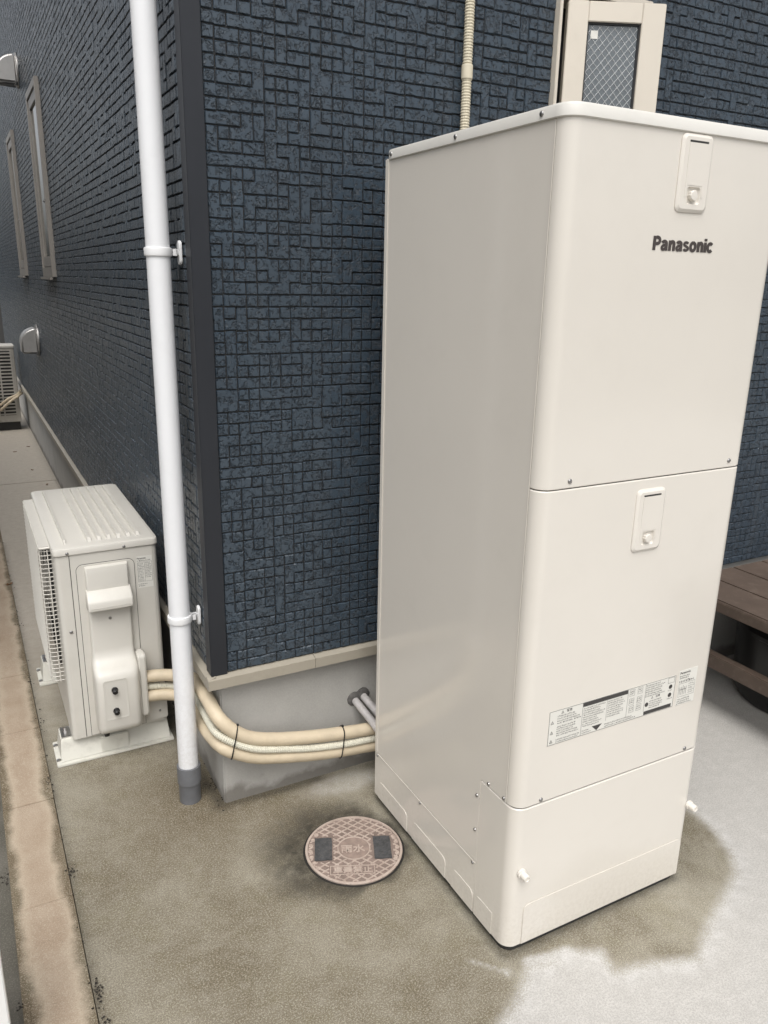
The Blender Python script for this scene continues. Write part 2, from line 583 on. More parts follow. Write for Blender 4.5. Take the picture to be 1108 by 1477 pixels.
def make_slab():
    xs = np.concatenate([np.arange(-.44, 1.6, .013), np.linspace(1.6, 8, 18)])
    ys = np.concatenate([np.linspace(-7, -1.5, 12), np.arange(-1.45, 1.0, .013), np.linspace(1.0, 4.49, 40)])
    rows = [(xs, ys, 'a'), (xs[:160:6], np.linspace(4.505, 11, 40), 'b')]
    v, f, W, G, MO, AL = [], [], [], [], [], []
    for X, Y, _ in rows:
        base = len(v)
        gx, gy = np.meshgrid(X, Y)
        P = np.stack([gx.ravel(), gy.ravel()], -1)
        z = np.zeros(len(P))
        d = seg_dist(P, WET)
        w = np.clip(.5 + np.where(inside(P, WET), d, -d) / .055 * .5, 0, 1)
        alley = np.clip((P[:, 1] - .55) / 1.1, 0, 1)
        # pale lime patch by the foundation
        q = np.hypot((P[:, 0] - .40) / .20, (P[:, 1] + .045) / .075)
        w = w * (1 - .44 * np.clip(1.5 - q, 0, 1))
        # white lime streaks in front of the cabinet corner
        for (sx, sy, ex, ey, sw) in ((.37, -.806, .432, -.874, .022), (.50, -.872, .60, -.896, .022)):
            dd = seg_dist(P, [(sx, sy), (ex, ey)], False)
            w = w * (1 - .50 * np.clip(1.1 - dd / sw, 0, 1))
        gq = np.hypot(P[:, 0] - .292, P[:, 1] + .339)
        gang = np.arctan2(P[:, 1] + .339, P[:, 0] - .292)
        reach = .022 + .085 * np.clip(np.cos(gang - math.radians(185)), 0, 1) ** 1.5 + .075 * np.clip(np.cos(gang - math.radians(95)), 0, 1) ** 1.5 + .02 * np.sin(gang * 5 + 1) * np.sin(gang * 3)
        gm = np.clip(1.25 - (gq - .135) / (reach * 1.25), 0, 1)
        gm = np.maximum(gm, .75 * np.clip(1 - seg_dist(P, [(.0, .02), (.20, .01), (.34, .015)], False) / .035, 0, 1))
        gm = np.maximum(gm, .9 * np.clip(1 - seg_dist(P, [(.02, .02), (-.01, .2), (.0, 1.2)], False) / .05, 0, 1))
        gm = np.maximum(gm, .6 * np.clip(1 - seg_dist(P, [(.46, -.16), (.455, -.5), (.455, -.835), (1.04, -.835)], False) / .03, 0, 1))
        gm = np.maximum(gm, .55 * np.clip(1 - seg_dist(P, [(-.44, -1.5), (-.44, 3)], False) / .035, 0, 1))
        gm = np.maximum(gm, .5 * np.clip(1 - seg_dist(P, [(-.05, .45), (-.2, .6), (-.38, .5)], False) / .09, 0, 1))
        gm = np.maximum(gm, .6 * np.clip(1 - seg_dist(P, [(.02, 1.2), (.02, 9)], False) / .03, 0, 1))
        mo = np.clip(1.2 - np.hypot((P[:, 0] + .03) / .42, (P[:, 1] - .06) / .36), 0, 1)
        mo = np.maximum(mo, .8 * np.clip(1.2 - np.hypot((P[:, 0] - .15) / .28, (P[:, 1] + .12) / .22), 0, 1))
        mo = np.maximum(mo, .35 * (P[:, 0] < .42) * np.clip((-.15 - P[:, 1]) / .3, 0, 1))
        nx, ny = len(X), len(Y)
        v += np.column_stack([P, z]).tolist()
        idx = base + np.arange(nx * ny).reshape(ny, nx)
        f += np.stack([idx[:-1, :-1], idx[:-1, 1:], idx[1:, 1:], idx[1:, :-1]], -1).reshape(-1, 4).tolist()
        # skirts down to the ground so the joint and edges have depth
        for loop in (idx[0, :], idx[-1, ::-1], idx[::-1, 0], idx[:, -1]):
            b2 = len(v)
            v += [(v[i][0], v[i][1], -.034) for i in loop]
            f += [(int(loop[k + 1]), int(loop[k]), b2 + k, b2 + k + 1) for k in range(len(loop) - 1)]
            w = np.concatenate([w, np.ones(len(loop))])
            gm = np.concatenate([gm, np.ones(len(loop))])
            mo = np.concatenate([mo, np.zeros(len(loop))])
            alley = np.concatenate([alley, np.zeros(len(loop))])
        W.append(w); G.append(gm); MO.append(mo); AL.append(alley)
    me = bpy.data.meshes.new('concrete_slab')
    me.from_pydata(v, [], f)
    for n, a in (('wet', W), ('grime', G), ('moss', MO), ('alley', AL)):
        at = me.attributes.new(n, 'FLOAT', 'POINT')
        at.data.foreach_set('value', np.concatenate(a).astype(np.float32))
    me.materials.append(M['slab'])
    me.update()
    return link('concrete_slab', me, (0, 0, 0), None)


slab = make_slab()
tag(slab, kind='structure')

kerb = thing('kerb', None, None, (-.512, 0, -.034), kind='structure')
yy = -2.4
for k in range(16):
    L_ = .447
    b = MB()
    j = random.uniform(-.001, .0008)
    b.prism(rrect(-.584 + j, -.4412 + j, yy + .0007, yy + L_ - .0007, .003, 2), XY, -.034, .004 + random.uniform(-.001, .001))
    b.build('kerb_block', M['kerb'], kerb, bevel=.001)
    yy += L_

# ------------------------------------------------------------------ house
house = thing('house', 'navy blue house corner clad in small stone-patterned siding tiles above a grey foundation', 'house', (3.5, 5.5, 0))
HS = .46                       # underside of the siding
CELL = .0303
WX0, WX1, WZ0, WZ1 = 1.082, 1.41, 1.45, 2.36        # slit window opening in the wall behind the cabinet

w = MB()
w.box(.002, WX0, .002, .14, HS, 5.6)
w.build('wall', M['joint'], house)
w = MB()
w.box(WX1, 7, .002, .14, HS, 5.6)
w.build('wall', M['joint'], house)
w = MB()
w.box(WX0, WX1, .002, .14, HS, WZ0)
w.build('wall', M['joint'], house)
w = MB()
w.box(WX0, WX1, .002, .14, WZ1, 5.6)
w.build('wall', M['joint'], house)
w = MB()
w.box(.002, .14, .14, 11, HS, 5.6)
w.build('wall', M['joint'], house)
w = MB()
w.box(.025, 6.97, .025, 10.97, -.034, .452)
w.build('foundation', M['foundation'], house, bevel=.004, smooth=0)
w = MB()
w.box(.145, 6.9, .145, 10.9, HS + .002, 5.5)
w.build('interior', M['gasket'], house)
w = MB()
w.prism([(-.35, -.35), (7.3, -.35), (7.3, 11.3), (-.35, 11.3)], XY, 5.6, 5.75)
w.build('roof', M['roof'], house, bevel=.01)

# drip flashing: a folded strip below the siding, front in two lengths
PROF = [(0.004, .4595), (-.004, .4575), (-.020, .452), (-.020, .421), (-.016, .4205), (-.016, .447), (0.004, .4525)]
def flash_front(x0, x1):
    b = MB()
    b.prism([(y, z) for y, z in PROF], lambda p, t: (t, p[0], p[1]), x0, x1)
    return b.build('drip_flashing', M['flash'], house, smooth=0)
flash_front(-.0195, .312)
flash_front(.3135, 1.812)
flash_front(4.12, 7)
for (a_, b_) in ((-.0155, 1.8), (1.8015, 3.63), (3.6315, 5.46), (5.4615, 11)):
    b = MB()
    b.prism([(y, z) for y, z in PROF], lambda p, t: (p[0], t, p[1] - .0006), a_, b_)
    b.build('drip_flashing', M['flash'], house, smooth=0)

# corner trim: an L-shaped folded steel angle
b = MB()
b.prism([(-.0075, -.0075), (.041, -.0075), (.041, .001), (.001, .001), (.001, .041), (-.0075, .041)], XY, HS - .002, 5.55)
b.build('corner_trim', M['trim'], house, bevel=.0015)


# ---- siding tiles: polyominoes on a 30 mm grid, five rows to a band
def polyomino(nx, ny, mask=None, seed=1):
    rg = random.Random(seed)
    ids = -np.ones((ny, nx), int)
    if mask is not None:
        ids[~mask] = -2
    nid = 0
    for band in range(0, ny, 5):
        top = min(band + 5, ny)
        order = [(r, c) for r in range(band, top) for c in range(nx)]
        rg.shuffle(order)
        for r, c in order:
            if ids[r, c] != -1: continue
            size = rg.choices((1, 2, 3, 4, 5, 6), (47, 24, 13, 8, 5, 3))[0]
            cells = [(r, c)]
            ids[r, c] = nid
            tries = 0
            while len(cells) < size and tries < 12:
                tries += 1
                rr, cc = cells[-1] if rg.random() < .7 else rg.choice(cells)
                dr, dc = rg.choices(((0, 1), (0, -1), (1, 0), (-1, 0)), (3, 3, 1.4, 1.4))[0]
                a, b_ = rr + dr, cc + dc
                if band <= a < top and 0 <= b_ < nx and ids[a, b_] == -1:
                    ids[a, b_] = nid
                    cells.append((a, b_))
            nid += 1
    return ids, nid


def siding_cells(ids, nid):
    """per cell: 16 vertices (u, v, h) in metres on the wall plane and 9 quads"""
    ny, nx = ids.shape
    pad = -9 * np.ones((ny + 2, nx + 2), int)
    pad[1:-1, 1:-1] = ids
    I = ids
    same = lambda dr, dc: pad[1 + dr:1 + dr + ny, 1 + dc:1 + dc + nx] == I
    Lc, Rc, Dn, Up = same(0, -1), same(0, 1), same(-1, 0), same(1, 0)
    DL, DR, UL, UR = same(-1, -1), same(-1, 1), same(1, -1), same(1, 1)
    hor = RNG.normal(0, .0006, (ny + 1, nx))
    ver = RNG.normal(0, .0006, (ny, nx + 1))
    hp = .0032 + RNG.uniform(-.0006, .0008, nid + 1)
    tu, tv = RNG.normal(0, .010, nid + 1), RNG.normal(0, .010, nid + 1)
    cu, cv = np.meshgrid(np.arange(nx), np.arange(ny))
    U0 = cu * CELL + np.where(Lc, 0, ver[:, :-1])
    U1 = (cu + 1) * CELL + np.where(Rc, 0, ver[:, 1:])
    V0 = cv * CELL + np.where(Dn, 0, hor[:-1, :])
    V1 = (cv + 1) * CELL + np.where(Up, 0, hor[1:, :])
    b, t = .0011, .0031
    us = [np.where(Lc, U0, U0 + b), U0 + t, U1 - t, np.where(Rc, U1, U1 - b)]
    vs_ = [np.where(Dn, V0, V0 + b * 1.15), V0 + t, V1 - .0042, np.where(Up, V1, V1 - b * 1.15)]
    H = hp[np.clip(I, 0, nid)]
    out = np.zeros((ny, nx, 4, 4, 3))
    for a in range(4):
        for c in range(4):
            uu = us[c] + (RNG.normal(0, .00035, (ny, nx)))
            vv = vs_[a] + (RNG.normal(0, .00035, (ny, nx)))
            flat = np.ones((ny, nx), bool)
            if c == 0: flat &= Lc
            if c == 3: flat &= Rc
            if a == 0: flat &= Dn
            if a == 3: flat &= Up
            if c == 0 and a == 0: flat &= DL
            if c == 3 and a == 0: flat &= DR
            if c == 0 and a == 3: flat &= UL
            if c == 3 and a == 3: flat &= UR
            out[:, :, a, c, 0] = uu
            out[:, :, a, c, 1] = vv
            k = np.clip(I, 0, nid)
            hh = H + tu[k] * ((uu / CELL - cu - .5) * CELL) * .5 + tv[k] * ((vv / CELL - cv - .5) * CELL) * .5
            out[:, :, a, c, 2] = np.where(flat, hh, -.0004)
    return out


QUADS = np.array([[a * 4 + c, a * 4 + c + 1, (a + 1) * 4 + c + 1, (a + 1) * 4 + c] for a in range(3) for c in range(3)])


def tiles_mesh(name, verts, mapf, flip):
    n = len(verts)
    v = mapf(verts.reshape(-1, 3))
    q = QUADS[:, ::-1] if flip else QUADS
    f = (np.arange(n)[:, None, None] * 16 + q[None]).reshape(-1, 4)
    org = np.array([(v[:, 0].min() + v[:, 0].max()) / 2, (v[:, 1].min() + v[:, 1].max()) / 2, v[:, 2].min()])
    v = v - org
    me = bpy.data.meshes.new(name)
    me.vertices.add(len(v))
    me.vertices.foreach_set('co', v.astype(np.float32).ravel())
    me.loops.add(len(f) * 4)
    me.loops.foreach_set('vertex_index', f.astype(np.int32).ravel())
    me.polygons.add(len(f))
    me.polygons.foreach_set('loop_start', np.arange(len(f), dtype=np.int32) * 4)
    me.polygons.foreach_set('loop_total', np.full(len(f), 4, np.int32))
    me.update(calc_edges=True)
    me.polygons.foreach_set('use_smooth', np.zeros(len(f), bool))
    me.validate()
    me.materials.append(M['siding'])
    return me, org


# front wall
NX, NY = 112, 85
mask = np.ones((NY, NX), bool)
cx = .0425 + (np.arange(NX) + .5) * CELL
cz = HS + .001 + (np.arange(NY) + .5) * CELL
inw = (cx[None, :] > WX0 - .012) & (cx[None, :] < WX1 + .012) & (cz[:, None] > WZ0 - .012) & (cz[:, None] < WZ1 + .012)
mask &= ~inw
ids, nid = polyomino(NX, NY, mask, 3)
cells = siding_cells(ids, nid)
front_map = lambda p: np.column_stack([.0425 + p[:, 0], .0005 - p[:, 2], HS + .001 + p[:, 1]])
flat_ids = ids.ravel()
flat_cells = cells.reshape(-1, 16, 3)
cnt = np.bincount(flat_ids[flat_ids >= 0], minlength=nid)
view = np.zeros(nid, bool)
vis = (cx[None, :] < .60) & (cz[:, None] < 2.38)
view[np.unique(ids[vis & (ids >= 0)])] = True
cand = [i for i in np.argsort(-cnt, kind='stable') if view[i]][:300]
single = np.zeros(nid, bool)
single[cand] = True
for i in cand:
    me, org = tiles_mesh('siding_tile', flat_cells[flat_ids == i], front_map, False)
    link('siding_tile', me, org, house)
rest = (flat_ids >= 0) & ~single[np.clip(flat_ids, 0, nid - 1)]
me, org = tiles_mesh('siding_tiles', flat_cells[rest], front_map, False)
tag(link('siding_tiles', me, org, house), kind='stuff')
# alley wall
NX2, NY2 = 310, 125
LWIN = [(2.93, 3.45), (4.78, 5.30)]
cy = .0425 + (np.arange(NX2) + .5) * CELL
cz = HS + .001 + (np.arange(NY2) + .5) * CELL
mask = np.ones((NY2, NX2), bool)
for a_, b_ in LWIN:
    mask &= ~((cy[None, :] > a_) & (cy[None, :] < b_) & (cz[:, None] > 1.56) & (cz[:, None] < 2.55))
ids2, nid2 = polyomino(NX2, NY2, mask, 5)
cells2 = siding_cells(ids2, nid2).reshape(-1, 16, 3)
side_map = lambda p: np.column_stack([.0005 - p[:, 2], .0425 + p[:, 0], HS + .001 + p[:, 1]])
me, org = tiles_mesh('siding_tiles', cells2[ids2.ravel() >= 0], side_map, True)
tag(link('siding_tiles', me, org, house), kind='stuff')

# ---- alley slit windows
for a_, b_ in LWIN:
    fr = MB()
    ring_o = [(a_, 1.545), (b_, 1.545), (b_, 2.565), (a_, 2.565)]
    for (p0, p1, q0, q1) in ((a_, a_ + .035, 1.545, 2.565), (b_ - .035, b_, 1.545, 2.565), (a_ + .035, b_ - .035, 2.525, 2.5649), (a_ + .035, b_ - .035, 1.5451, 1.60)):
        fr.box(-.024, .03, p0, p1, q0, q1)
    fo = fr.build('window', M['alu_dim'], house, bevel=.0025)
    sh = MB()
    for (p0, p1, q0, q1) in ((a_ + .038, a_ + .085, 1.603, 2.522), (b_ - .085, b_ - .038, 1.603, 2.522), (a_ + .085, b_ - .085, 2.47, 2.5219), (a_ + .085, b_ - .085, 1.6031, 1.66)):
        sh.box(-.017, .01, p0, p1, q0, q1)
    sh.build('sash', M['alu_dim'], fo, bevel=.002)
    pn = MB()
    pn.box(-.008, -.002, a_ + .08, b_ - .08, 1.655, 2.475)
    pn.build('pane', M['pane'], fo)
    si = MB()
    si.box(-.04, -.0245, a_ - .004, b_ + .004, 1.53, 1.5445)
    si.build('sill', M['alu_dim'], fo, bevel=.002)
    lk = MB()
    lk.lathe([(.0, -.0165), (.008, -.0165), (.008, -.026), (.005, -.029), (0, -.029)], (0, a_ + .05, 1.95), (1, 0, 0), 10)
    lk.build('bolt', M['screw'], fo)

# ---- slit window behind the cabinet with its sash swung out
win = MB()
win.box(WX0 - .010, WX0 + .001, -.022, .10, WZ0 - .02, WZ1 + .02)
win.box(WX1 - .004, WX1 + .013, -.022, .10, WZ0 - .02, WZ1 + .02)
win.box(WX0 + .001, WX1 - .004, -.0219, .0999, WZ1 - .004, WZ1 + .0199)
win.box(WX0 + .001, WX1 - .004, -.0219, .0999, WZ0 - .0199, WZ0 + .004)
wobj = win.build('window', M['alu'], house, bevel=.0015)
HINGE = np.array([1.112, -.002])
ANG = math.atan2(-.114, .258)
ud = np.array([math.cos(ANG), math.sin(ANG)])
nd = np.array([ud[1], -ud[0]])      # outwards, towards -Y
SW = .286


def sashp(u, t, z):
    q = HINGE + ud * u + nd * t
    return (q[0], q[1], z)


def sash_box(mb, u0, u1, t0, t1, z0, z1):
    mb.add([sashp(u, t, z) for z in (z0, z1) for (u, t) in ((u0, t0), (u1, t0), (u1, t1), (u0, t1))],
           [(0, 3, 2, 1), (4, 5, 6, 7), (0, 1, 5, 4), (1, 2, 6, 5), (2, 3, 7, 6), (3, 0, 4, 7)])


ST = 2.338
sa = MB()
sash_box(sa, 0, .060, -.014, .016, WZ0 + .01, ST)
sash_box(sa, SW - .068, SW, -.014, .016, WZ0 + .01, ST)
sash_box(sa, .0605, SW - .0685, -.013, .0155, ST - .052, ST - .0005)
sash_box(sa, .0605, SW - .0685, -.013, .0155, WZ0 + .0105, WZ0 + .065)
so = sa.build('sash', M['alu'], wobj, bevel=.0018)
gk = MB()
z0g, z1g = WZ0 + .065, ST - .052
for (u0_, u1_, q0, q1) in ((.0605, .0655, z0g, z1g), (SW - .0735, SW - .0685, z0g, z1g), (.0655, SW - .0735, z1g - .005, z1g - .0003), (.0655, SW - .0735, z0g + .0003, z0g + .005)):
    sash_box(gk, u0_, u1_, -.006, .0085, q0, q1)
gk.build('gasket', M['gasket'], wobj)
gl = MB()
sash_box(gl, .064, SW - .072, -.004, .003, z0g + .003, z1g - .003)
gl.build('pane', M['frosted'], wobj)
wm = MB()
ga, gb = .0665, SW - .0745
step = .0255
za, zb = z0g + .006, z1g - .006
for sgn in (1, -1):
    k = -40
    while k < 60:
        c0 = k * step
        # line z = za + c0 + sgn*(u-ga)*1.15
        pts = []
        for u in np.linspace(ga, gb, 60):
            z = za + c0 + sgn * (u - ga) * 1.15
            if za <= z <= zb: pts.append((u, z))
        if len(pts) > 2:
            (u1_, zz1), (u2_, zz2) = pts[0], pts[-1]
            wm.tube([sashp(u1_, .0036, zz1), sashp(u2_, .0036, zz2)], .0008, 4)
        k += 1
wm.build('wire_mesh', M['wire'], wobj)
stk = MB()
sash_box(stk, .074, .095, .0034, .0042, ST - .093, ST - .072)
stk.build('sticker', M['paper'], wobj)

# ------------------------------------------------------------------ vent hoods on the alley wall
def vent_hood(cy_, cz_, R, label):
    t = thing('vent_hood', label, 'vent hood', (-.06, cy_, cz_ - R), 'hooded vents on the alley wall')
    fl = MB()
    fl.prism([(cy_ + (R + .018) * math.cos(a), cz_ + (R + .018) * math.sin(a)) for a in np.linspace(0, 2 * math.pi, 33)[:-1]], YZ(-.0045), 0, .008)
    fl.build('flange', M['satin'], t, bevel=.002)
    hd = MB()
    D = .115
    prof = [(-.0127, cz_ - R), (-.0127 - D, cz_ - R), (-.0127 - D, cz_ - R * .15)]
    prof += [(-.0127 - D * math.cos(a), cz_ - R * .15 + R * 1.12 * math.sin(a)) for a in np.linspace(.15, math.pi / 2, 9)]
    hd.prism(prof, lambda p, t: (p[0], t, p[1]), cy_ - R * .92, cy_ + R * .92)
    o = hd.build('hood', M['satin'], t, smooth=50, bevel=.012, seg=3)
    lv = MB()
    lv.prism([(-.016 - (D - .016) * math.sin(th), cy_ + (R - .022) * math.cos(th)) for th in np.linspace(0, math.pi, 15)], XY, cz_ - R - .003, cz_ - R - .0006)
    lv.build('mesh_screen', M['black'], t)
    cl = MB()
    cl.tube([(-.012, cy_ - R * .75, cz_ - R * .85), (-.03, cy_ - R * .8, cz_ - R - .012), (-.012, cy_ - R * .8, cz_ - R - .02)], .005, 6)
    cl.build('clip', M['steel'], t)


vent_hood(4.52, 1.085, .095, 'stainless vent hood low on the alley wall above the far outdoor unit')
vent_hood(4.02, 2.80, .085, 'stainless vent hood high on the alley wall above the narrow windows')

# ------------------------------------------------------------------ downpipe
dp = thing('downpipe', 'white round rainwater downpipe with grey foot at the house corner', 'downpipe', (-.064, .095, 0))
PX, PY, PR = -.064, .095, .030
b = MB()
b.lathe([(PR, .10), (PR, 5.4)], (PX, PY, 0), n=32)
b.build('pipe', M['pvc_white'], dp)
b = MB()
b.lathe([(.0325, 0), (.0325, .062), (.0328, .063), (.0355, .066), (.0358, .12), (.0355, .123), (.031, .1245), (.0305, .122)], (PX, PY, .001), n=32)
b.build('foot_socket', M['pvc_grey'], dp)
for zc in (.613, 1.622, 2.63):
    b = MB()
    prof = [(PR + .0003, -.011), (PR + .004, -.010), (PR + .0052, -.006), (PR + .0045, 0), (PR + .0052, .006), (PR + .004, .010), (PR + .0003, .011)]
    b.lathe(prof, (PX, PY, zc), n=28)
    cl = b.build('clamp', M['pvc_clamp'], dp)
    b = MB()
    b.box(PX + PR + .001, -.0135, PY - .008, PY + .008, zc - .008, zc + .008)
    b.box(PX + PR + .002, -.018, PY - .0125, PY - .0085, zc - .0105, zc + .0105)
    b.build('arm', M['pvc_clamp'], cl, bevel=.002)
    b = MB()
    b.prism(rrect(PY - .013, PY + .013, zc - .03, zc + .03, .0125, 5), YZ(-.0055), 0, .0075)
    b.build('wall_plate', M['pvc_clamp'], cl, bevel=.0015)

# ------------------------------------------------------------------ hot water tank cabinet
TX0, TX1, TYB, TYF = .4506, 1.0506, -.161, -.841
TANK = thing('water_heater_tank', 'tall ivory hot water tank cabinet with handles and label standing before navy wall', 'water heater', ((TX0 + TX1) / 2, (TYB + TYF) / 2, 0))
ZB, ZT = .018, 1.852
RC = .032


def front_wrap(z0, z1, yl, yr, th=.004):
    """panel that wraps both front corners; yl, yr = how far it returns along the sides"""
    outer = [(TX0, yl)]
    for k in range(9):
        a = math.radians(180 + 90 * k / 8)
        outer.append((TX0 + RC + RC * math.cos(a), TYF + RC + RC * math.sin(a)))
    for k in range(9):
        a = math.radians(270 + 90 * k / 8)
        outer.append((TX1 - RC + RC * math.cos(a), TYF + RC + RC * math.sin(a)))
    outer.append((TX1, yr))
    inner = [(TX1 - th, yr)]
    ri = RC - th
    for k in range(9):
        a = math.radians(360 - 90 * k / 8)
        inner.append((TX1 - RC + ri * math.cos(a), TYF + RC + ri * math.sin(a)))
    for k in range(9):
        a = math.radians(270 - 90 * k / 8)
        inner.append((TX0 + RC + ri * math.cos(a), TYF + RC + ri * math.sin(a)))
    inner.append((TX0 + th, yl))
    b = MB()
    n = len(outer)
    inner = inner[::-1]
    rings = []
    for (z, e) in ((z0, .0022), (z0 + .0022, 0), (z1 - .0022, 0), (z1, .0022)):
        rr = []
        for i, (x, y) in enumerate(outer):
            ix, iy = inner[i]
            d = np.array([ix - x, iy - y]); d /= np.linalg.norm(d)
            rr.append((x + d[0] * e, y + d[1] * e, z))
        rings.append(rr)
    m = len(rings)
    allr = rings + [[(x, y, z1) for x, y in inner], [(x, y, z0) for x, y in inner]]
    b.loft(allr + [allr[0]], cap=False, closed=False)
    # close the two returned ends
    base = len(b.v)
    for i in (0, n - 1):
        b.add([r[i] for r in allr], [tuple(range(len(allr)))])
    return b


b = MB()
b.box(TX0 + .006, TX1 - .006, TYF + .04, TYB - .002, ZB + .006, ZT - .006)
b.build('inner_frame', M['dark_core'], TANK)
b = MB()
b.box(TX0 + .02, TX1 - .02, TYF + .0055, TYF + .0395, ZB + .02, ZT - .01)
b.build('inner_frame', M['dark_core'], TANK)
YS = TYF + .034
front_wrap(1.1648, ZT - .0005, YS, YS).build('upper_front_panel', M['tank_front'], TANK, smooth=35)
front_wrap(.4155, 1.1628, YS, YS).build('middle_front_panel', M['tank_front'], TANK, smooth=35)
front_wrap(ZB + .004, .4130, -.7075, -.7075).build('lower_front_panel', M['tank_front'], TANK, smooth=35)


def side_panel(x, out):
    y0, y1 = YS + .0016, TYB - .0005
    poly = [(y0, .4150), (-.7058, .4150), (-.7058, .1745), (y1, .1745), (y1, ZT - .0005), (y0, ZT - .0005)]
    poly = [(p[0], p[1]) for p in poly][::-1]
    b = MB()
    b.prism(poly, lambda p, t: (x + out * (t - .0045), p[0], p[1]), 0, .0045)
    return b.build('side_panel', M['tank_front'], TANK, bevel=.0012, smooth=30)


side_panel(TX0, -1)
b = MB()
b.box(TX0 - .0016, TX0 - .0001, YS + .0005, YS + .0030, .418, ZT - .006)
b.build('edge_strip', M['tank_plastic'], TANK, bevel=.0006)
b = MB()
b.box(TX0 - .0022, TX0 - .0001, -.7050, TYB - .018, .1712, .1742)
b.build('edge_strip', M['tank_plastic'], TANK, bevel=.0008)
side_panel(TX1, 1)
b = MB()
b.box(TX0 + .001, TX1 - .001, TYB - .0004, TYB + .003, ZB + .004, ZT - .002)
b.build('back_panel', M['tank_front'], TANK)
for x, out in ((TX0, -1), (TX1, 1)):
    # rear edge lip
    b = MB()
    b.box(min(x, x + out * .0022), max(x, x + out * .0022), TYB - .016, TYB - .0008, .176, ZT - .003)
    b.build('edge_strip', M['tank_front'], TANK, bevel=.0008)
    # base skirt with three knock-out plates
    b = MB()
    poly = [(-.7058, ZB + .004), (TYB - .0005, ZB + .004), (TYB - .0005, .1725), (-.7058, .1725)]
    b.prism(poly, lambda p, t: (x + out * (t - .0042), p[0], p[1]), 0, .0042)
    sk = b.build('base_skirt', M['tank_front'], TANK, bevel=.0012)
    for (ya, yb_) in ((-.366, -.187), (-.573, -.396), (-.704, -.603)):
        b = MB()
        b.prism(rrect(ya, yb_, ZB + .006, .086, .02, 5, (0, 1, 1, 0)), lambda p, t: (x + out * t, p[0], p[1]), .0002, .0022)
        b.build('knockout_plate', M['tank_front'], sk, bevel=.0008)
b = MB()
b.prism(rrect(-.785, -.7088, ZB + .006, .088, .02, 5, (0, 1, 0, 0)), lambda p, t: (TX0 - t, p[0], p[1]), .0002, .0022)
b.build('knockout_plate', M['tank_front'], TANK, bevel=.0008)
b = MB()
b.prism(rrect(.497, 1.026, ZB + .006, .139, .018, 6, (0, 1, 1, 0)), XZ(TYF), .0002, .0024)
b.build('knockout_plate', M['tank_front'], TANK, bevel=.0009)
# cap
e = .005
cap = MB()
pl = rrect(TX0 - e, TX1 + e, TYF - e, TYB + e, RC + e, 8)
pl2 = rrect(TX0 - e + .006, TX1 + e - .006, TYF - e + .006, TYB + e - .006, RC, 8)
pl15 = rrect(TX0 - e + .0016, TX1 + e - .0016, TYF - e + .0016, TYB + e - .0016, RC + e - .0016, 8)
cap.loft([[(x, y, z) for x, y in q] for q, z in ((pl15, 1.8470), (pl, 1.8485), (pl, 1.866), (pl15, 1.8697), (pl2, 1.8712))])
cap.build('lid', M['tank_cap'], TANK, smooth=45)
b = MB()
b.prism(rrect(TX0 + .010, TX1 - .010, TYF + .010, TYB - .010, .03, 6), XY, .0015, ZB + .02)
b.build('base_shade_block', M['dark_core'], TANK)  # near-black block stands in for the contact shadow under the tank
# legs
for x in (TX0 + .06, TX1 - .06):
    for y in (TYF + .07, TYB - .07):
        b = MB()
        b.lathe([(.03, 0), (.03, .0012), (.012, .0014), (.012, ZB + .006)], (x, y, .0001), n=14)
        b.build('leg', M['steel'], TANK)


def screw(p, axis, parent, r=.0052):
    b = MB()
    b.lathe([(r, -.001), (r, .0012), (r * .8, .0026), (r * .35, .0032), (0, .0031)], p, axis, 12)
    return b.build('screw', M['screw'], parent, smooth=40)


for (x, z) in ((.524, 1.180), (.996, 1.181), (.522, .425), (.988, .425)):
    screw((x, TYF, z), (0, -1, 0), TANK)
for (y, z) in ((-.195, 1.859), (-.482, 1.859), (-.769, 1.859)):
    screw((TX0 - e, y, z), (-1, 0, 0), TANK)
for (y, z) in ((-.176, .166), (-.432, .166), (-.692, .166), (-.736, .4225), (-.796, .4225), (-.693, .363), (-.693, .264)):
    screw((TX0, y, z), (-1, 0, 0), TANK, .0046)
for (x, z) in ((.482, .237), (1.037, .240)):
    b = MB()
    b.lathe([(.012, 0), (.012, .006), (.0095, .007), (.0095, .021), (.0085, .024), (.006, .0245), (.0055, .0225), (0, .0225)], (x, TYF, z), (0, -1, 0), 18)
    b.build('drain_knob', M['tank_plastic'], TANK, smooth=35)


